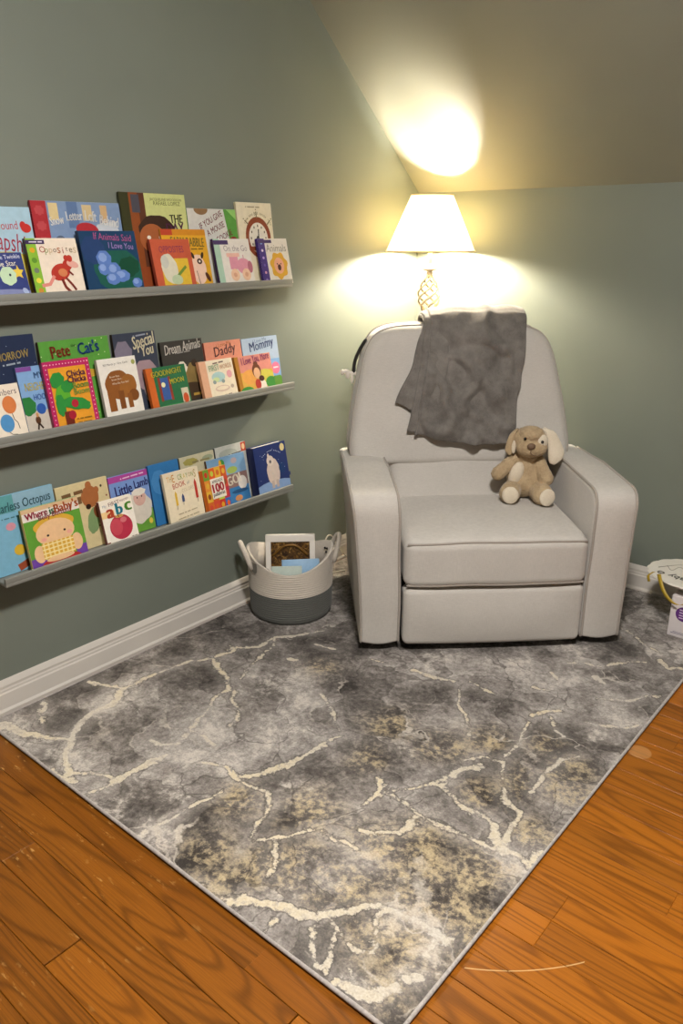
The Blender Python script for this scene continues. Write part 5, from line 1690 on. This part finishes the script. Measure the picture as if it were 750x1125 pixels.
def a(p):
    cols = ['#c8642a', '#6aa83a', '#b03048', '#d8a83a', '#d8b83a', '#c84a3a', '#d88a3a', '#4a9a48', '#c85a2a', '#6a9a3a', '#c03828', '#d8a030', '#8a4a28', '#b8c84a', '#d85a2a', '#3a6ab0']
    k = 0
    for i in range(4):
        for j in range(4):
            p.r(0.12 + 0.22 * i, 0.25 * j, 0.34 + 0.22 * i, 0.25 + 0.25 * j, cols[(i * 5 + j * 3) % 16]); k += 1
            p.e(0.23 + 0.22 * i, 0.125 + 0.25 * j, 0.06, 0.065, cols[(i * 3 + j * 7 + 5) % 16], 0, 16, 0.08)
    p.r(0, 0, 0.12, 1, '#a8521c'); p.r(0.34, 0.30, 0.86, 0.76, '#e6e0d4')
def t_(q):
    q.t('APRENDE', 0.60, 0.69, 0.42, '#4a3a3a', 3, 1.3, 0, 0.02); q.t('100', 0.60, 0.54, 0.42, '#b02c38', 3, 1.15, 0, 0.05); q.t('palabras', 0.60, 0.39, 0.44, '#3a3a4a', 3, 1.2, 0, 0.03)
book('board_book', 2, 'f', -1.421, -1.294, 0.632, 0.012, '#d89a34', '#8a4a1c', 'many-coloured patchwork board book with a white number panel', a, t_)
def a(p):
    p.r(0, 0.62, 1, 1, '#7aa2c8'); p.r(0, 0.34, 1, 0.62, '#8a6e6a'); p.r(0, 0, 1, 0.34, '#3a78b0'); p.e(0.38, 0.88, 0.07, 0.08, '#4a9a4a'); p.e(0.34, 0.88, 0.035, 0.08, '#d8a83a'); p.e(0.62, 0.70, 0.14, 0.07, '#9ab05a'); p.e(0.70, 0.88, 0.08, 0.06, '#a89aa0'); p.e(0.84, 0.40, 0.12, 0.14, '#d8d4d0'); p.e(0.68, 0.10, 0.10, 0.06, '#c88a5a'); p.e(0.74, 0.24, 0.22, 0.04, '#24507e')
def t_(q):
    q.t('GO!', 0.62, 0.50, 0.36, '#e6dccc', 8, 1.3, 0, 0.05)
book('board_book', 2, 'm', -1.368, -1.178, 0.655, 0.009, '#5a8ec0', '#5a3a24', 'blue vehicle board book behind the patchwork board book', a, t_)
def a(p):
    p.e(0.5, 0.0, 0.8, 0.24, '#7f9cc8'); p.e(0.52, 0.42, 0.20, 0.28, '#cdbdb4', 0, 26, 0.03); p.e(0.46, 0.66, 0.11, 0.11, '#d6c8be'); p.e(0.42, 0.77, 0.03, 0.05, '#d6c8be'); p.e(0.46, 0.64, 0.035, 0.035, '#5a5660'); p.r(0.42, 0.08, 0.50, 0.24, '#b8a8a0'); p.r(0.56, 0.08, 0.64, 0.24, '#b8a8a0'); p.e(0.88, 0.88, 0.07, 0.08, '#d8c890'); p.e(0.80, 0.46, 0.10, 0.12, '#1e3a6a')
    for k in range(9):
        p.e(0.1 + (k * 0.31) % 0.85, 0.3 + (k * 0.17) % 0.6, 0.008, 0.008, '#aab6d0')
def t_(q):
    for i in (0, 1, 2, 4, 5, 6, 7, 9, 10, 11, 12, 13):
        q.e(0.24 + i * 0.042, 0.78 + 0.09 * math.sin(PI * i / 13), 0.014, 0.008, '#c8cede')
nb = book('picture_book', 2, 'f', -1.150, -0.972, 0.664, 0.040, '#26356a', '#17204a', 'thick navy storybook with a pale bear, at the end of the lower ledge', a, t_, False)
mesh_obj('ribbon_tag', rbox(0.1765, 0.194, 0.045, 0.060, -0.012, -0.010, 0.0006, 1, 1), ink('#2f3c6c'), nb)
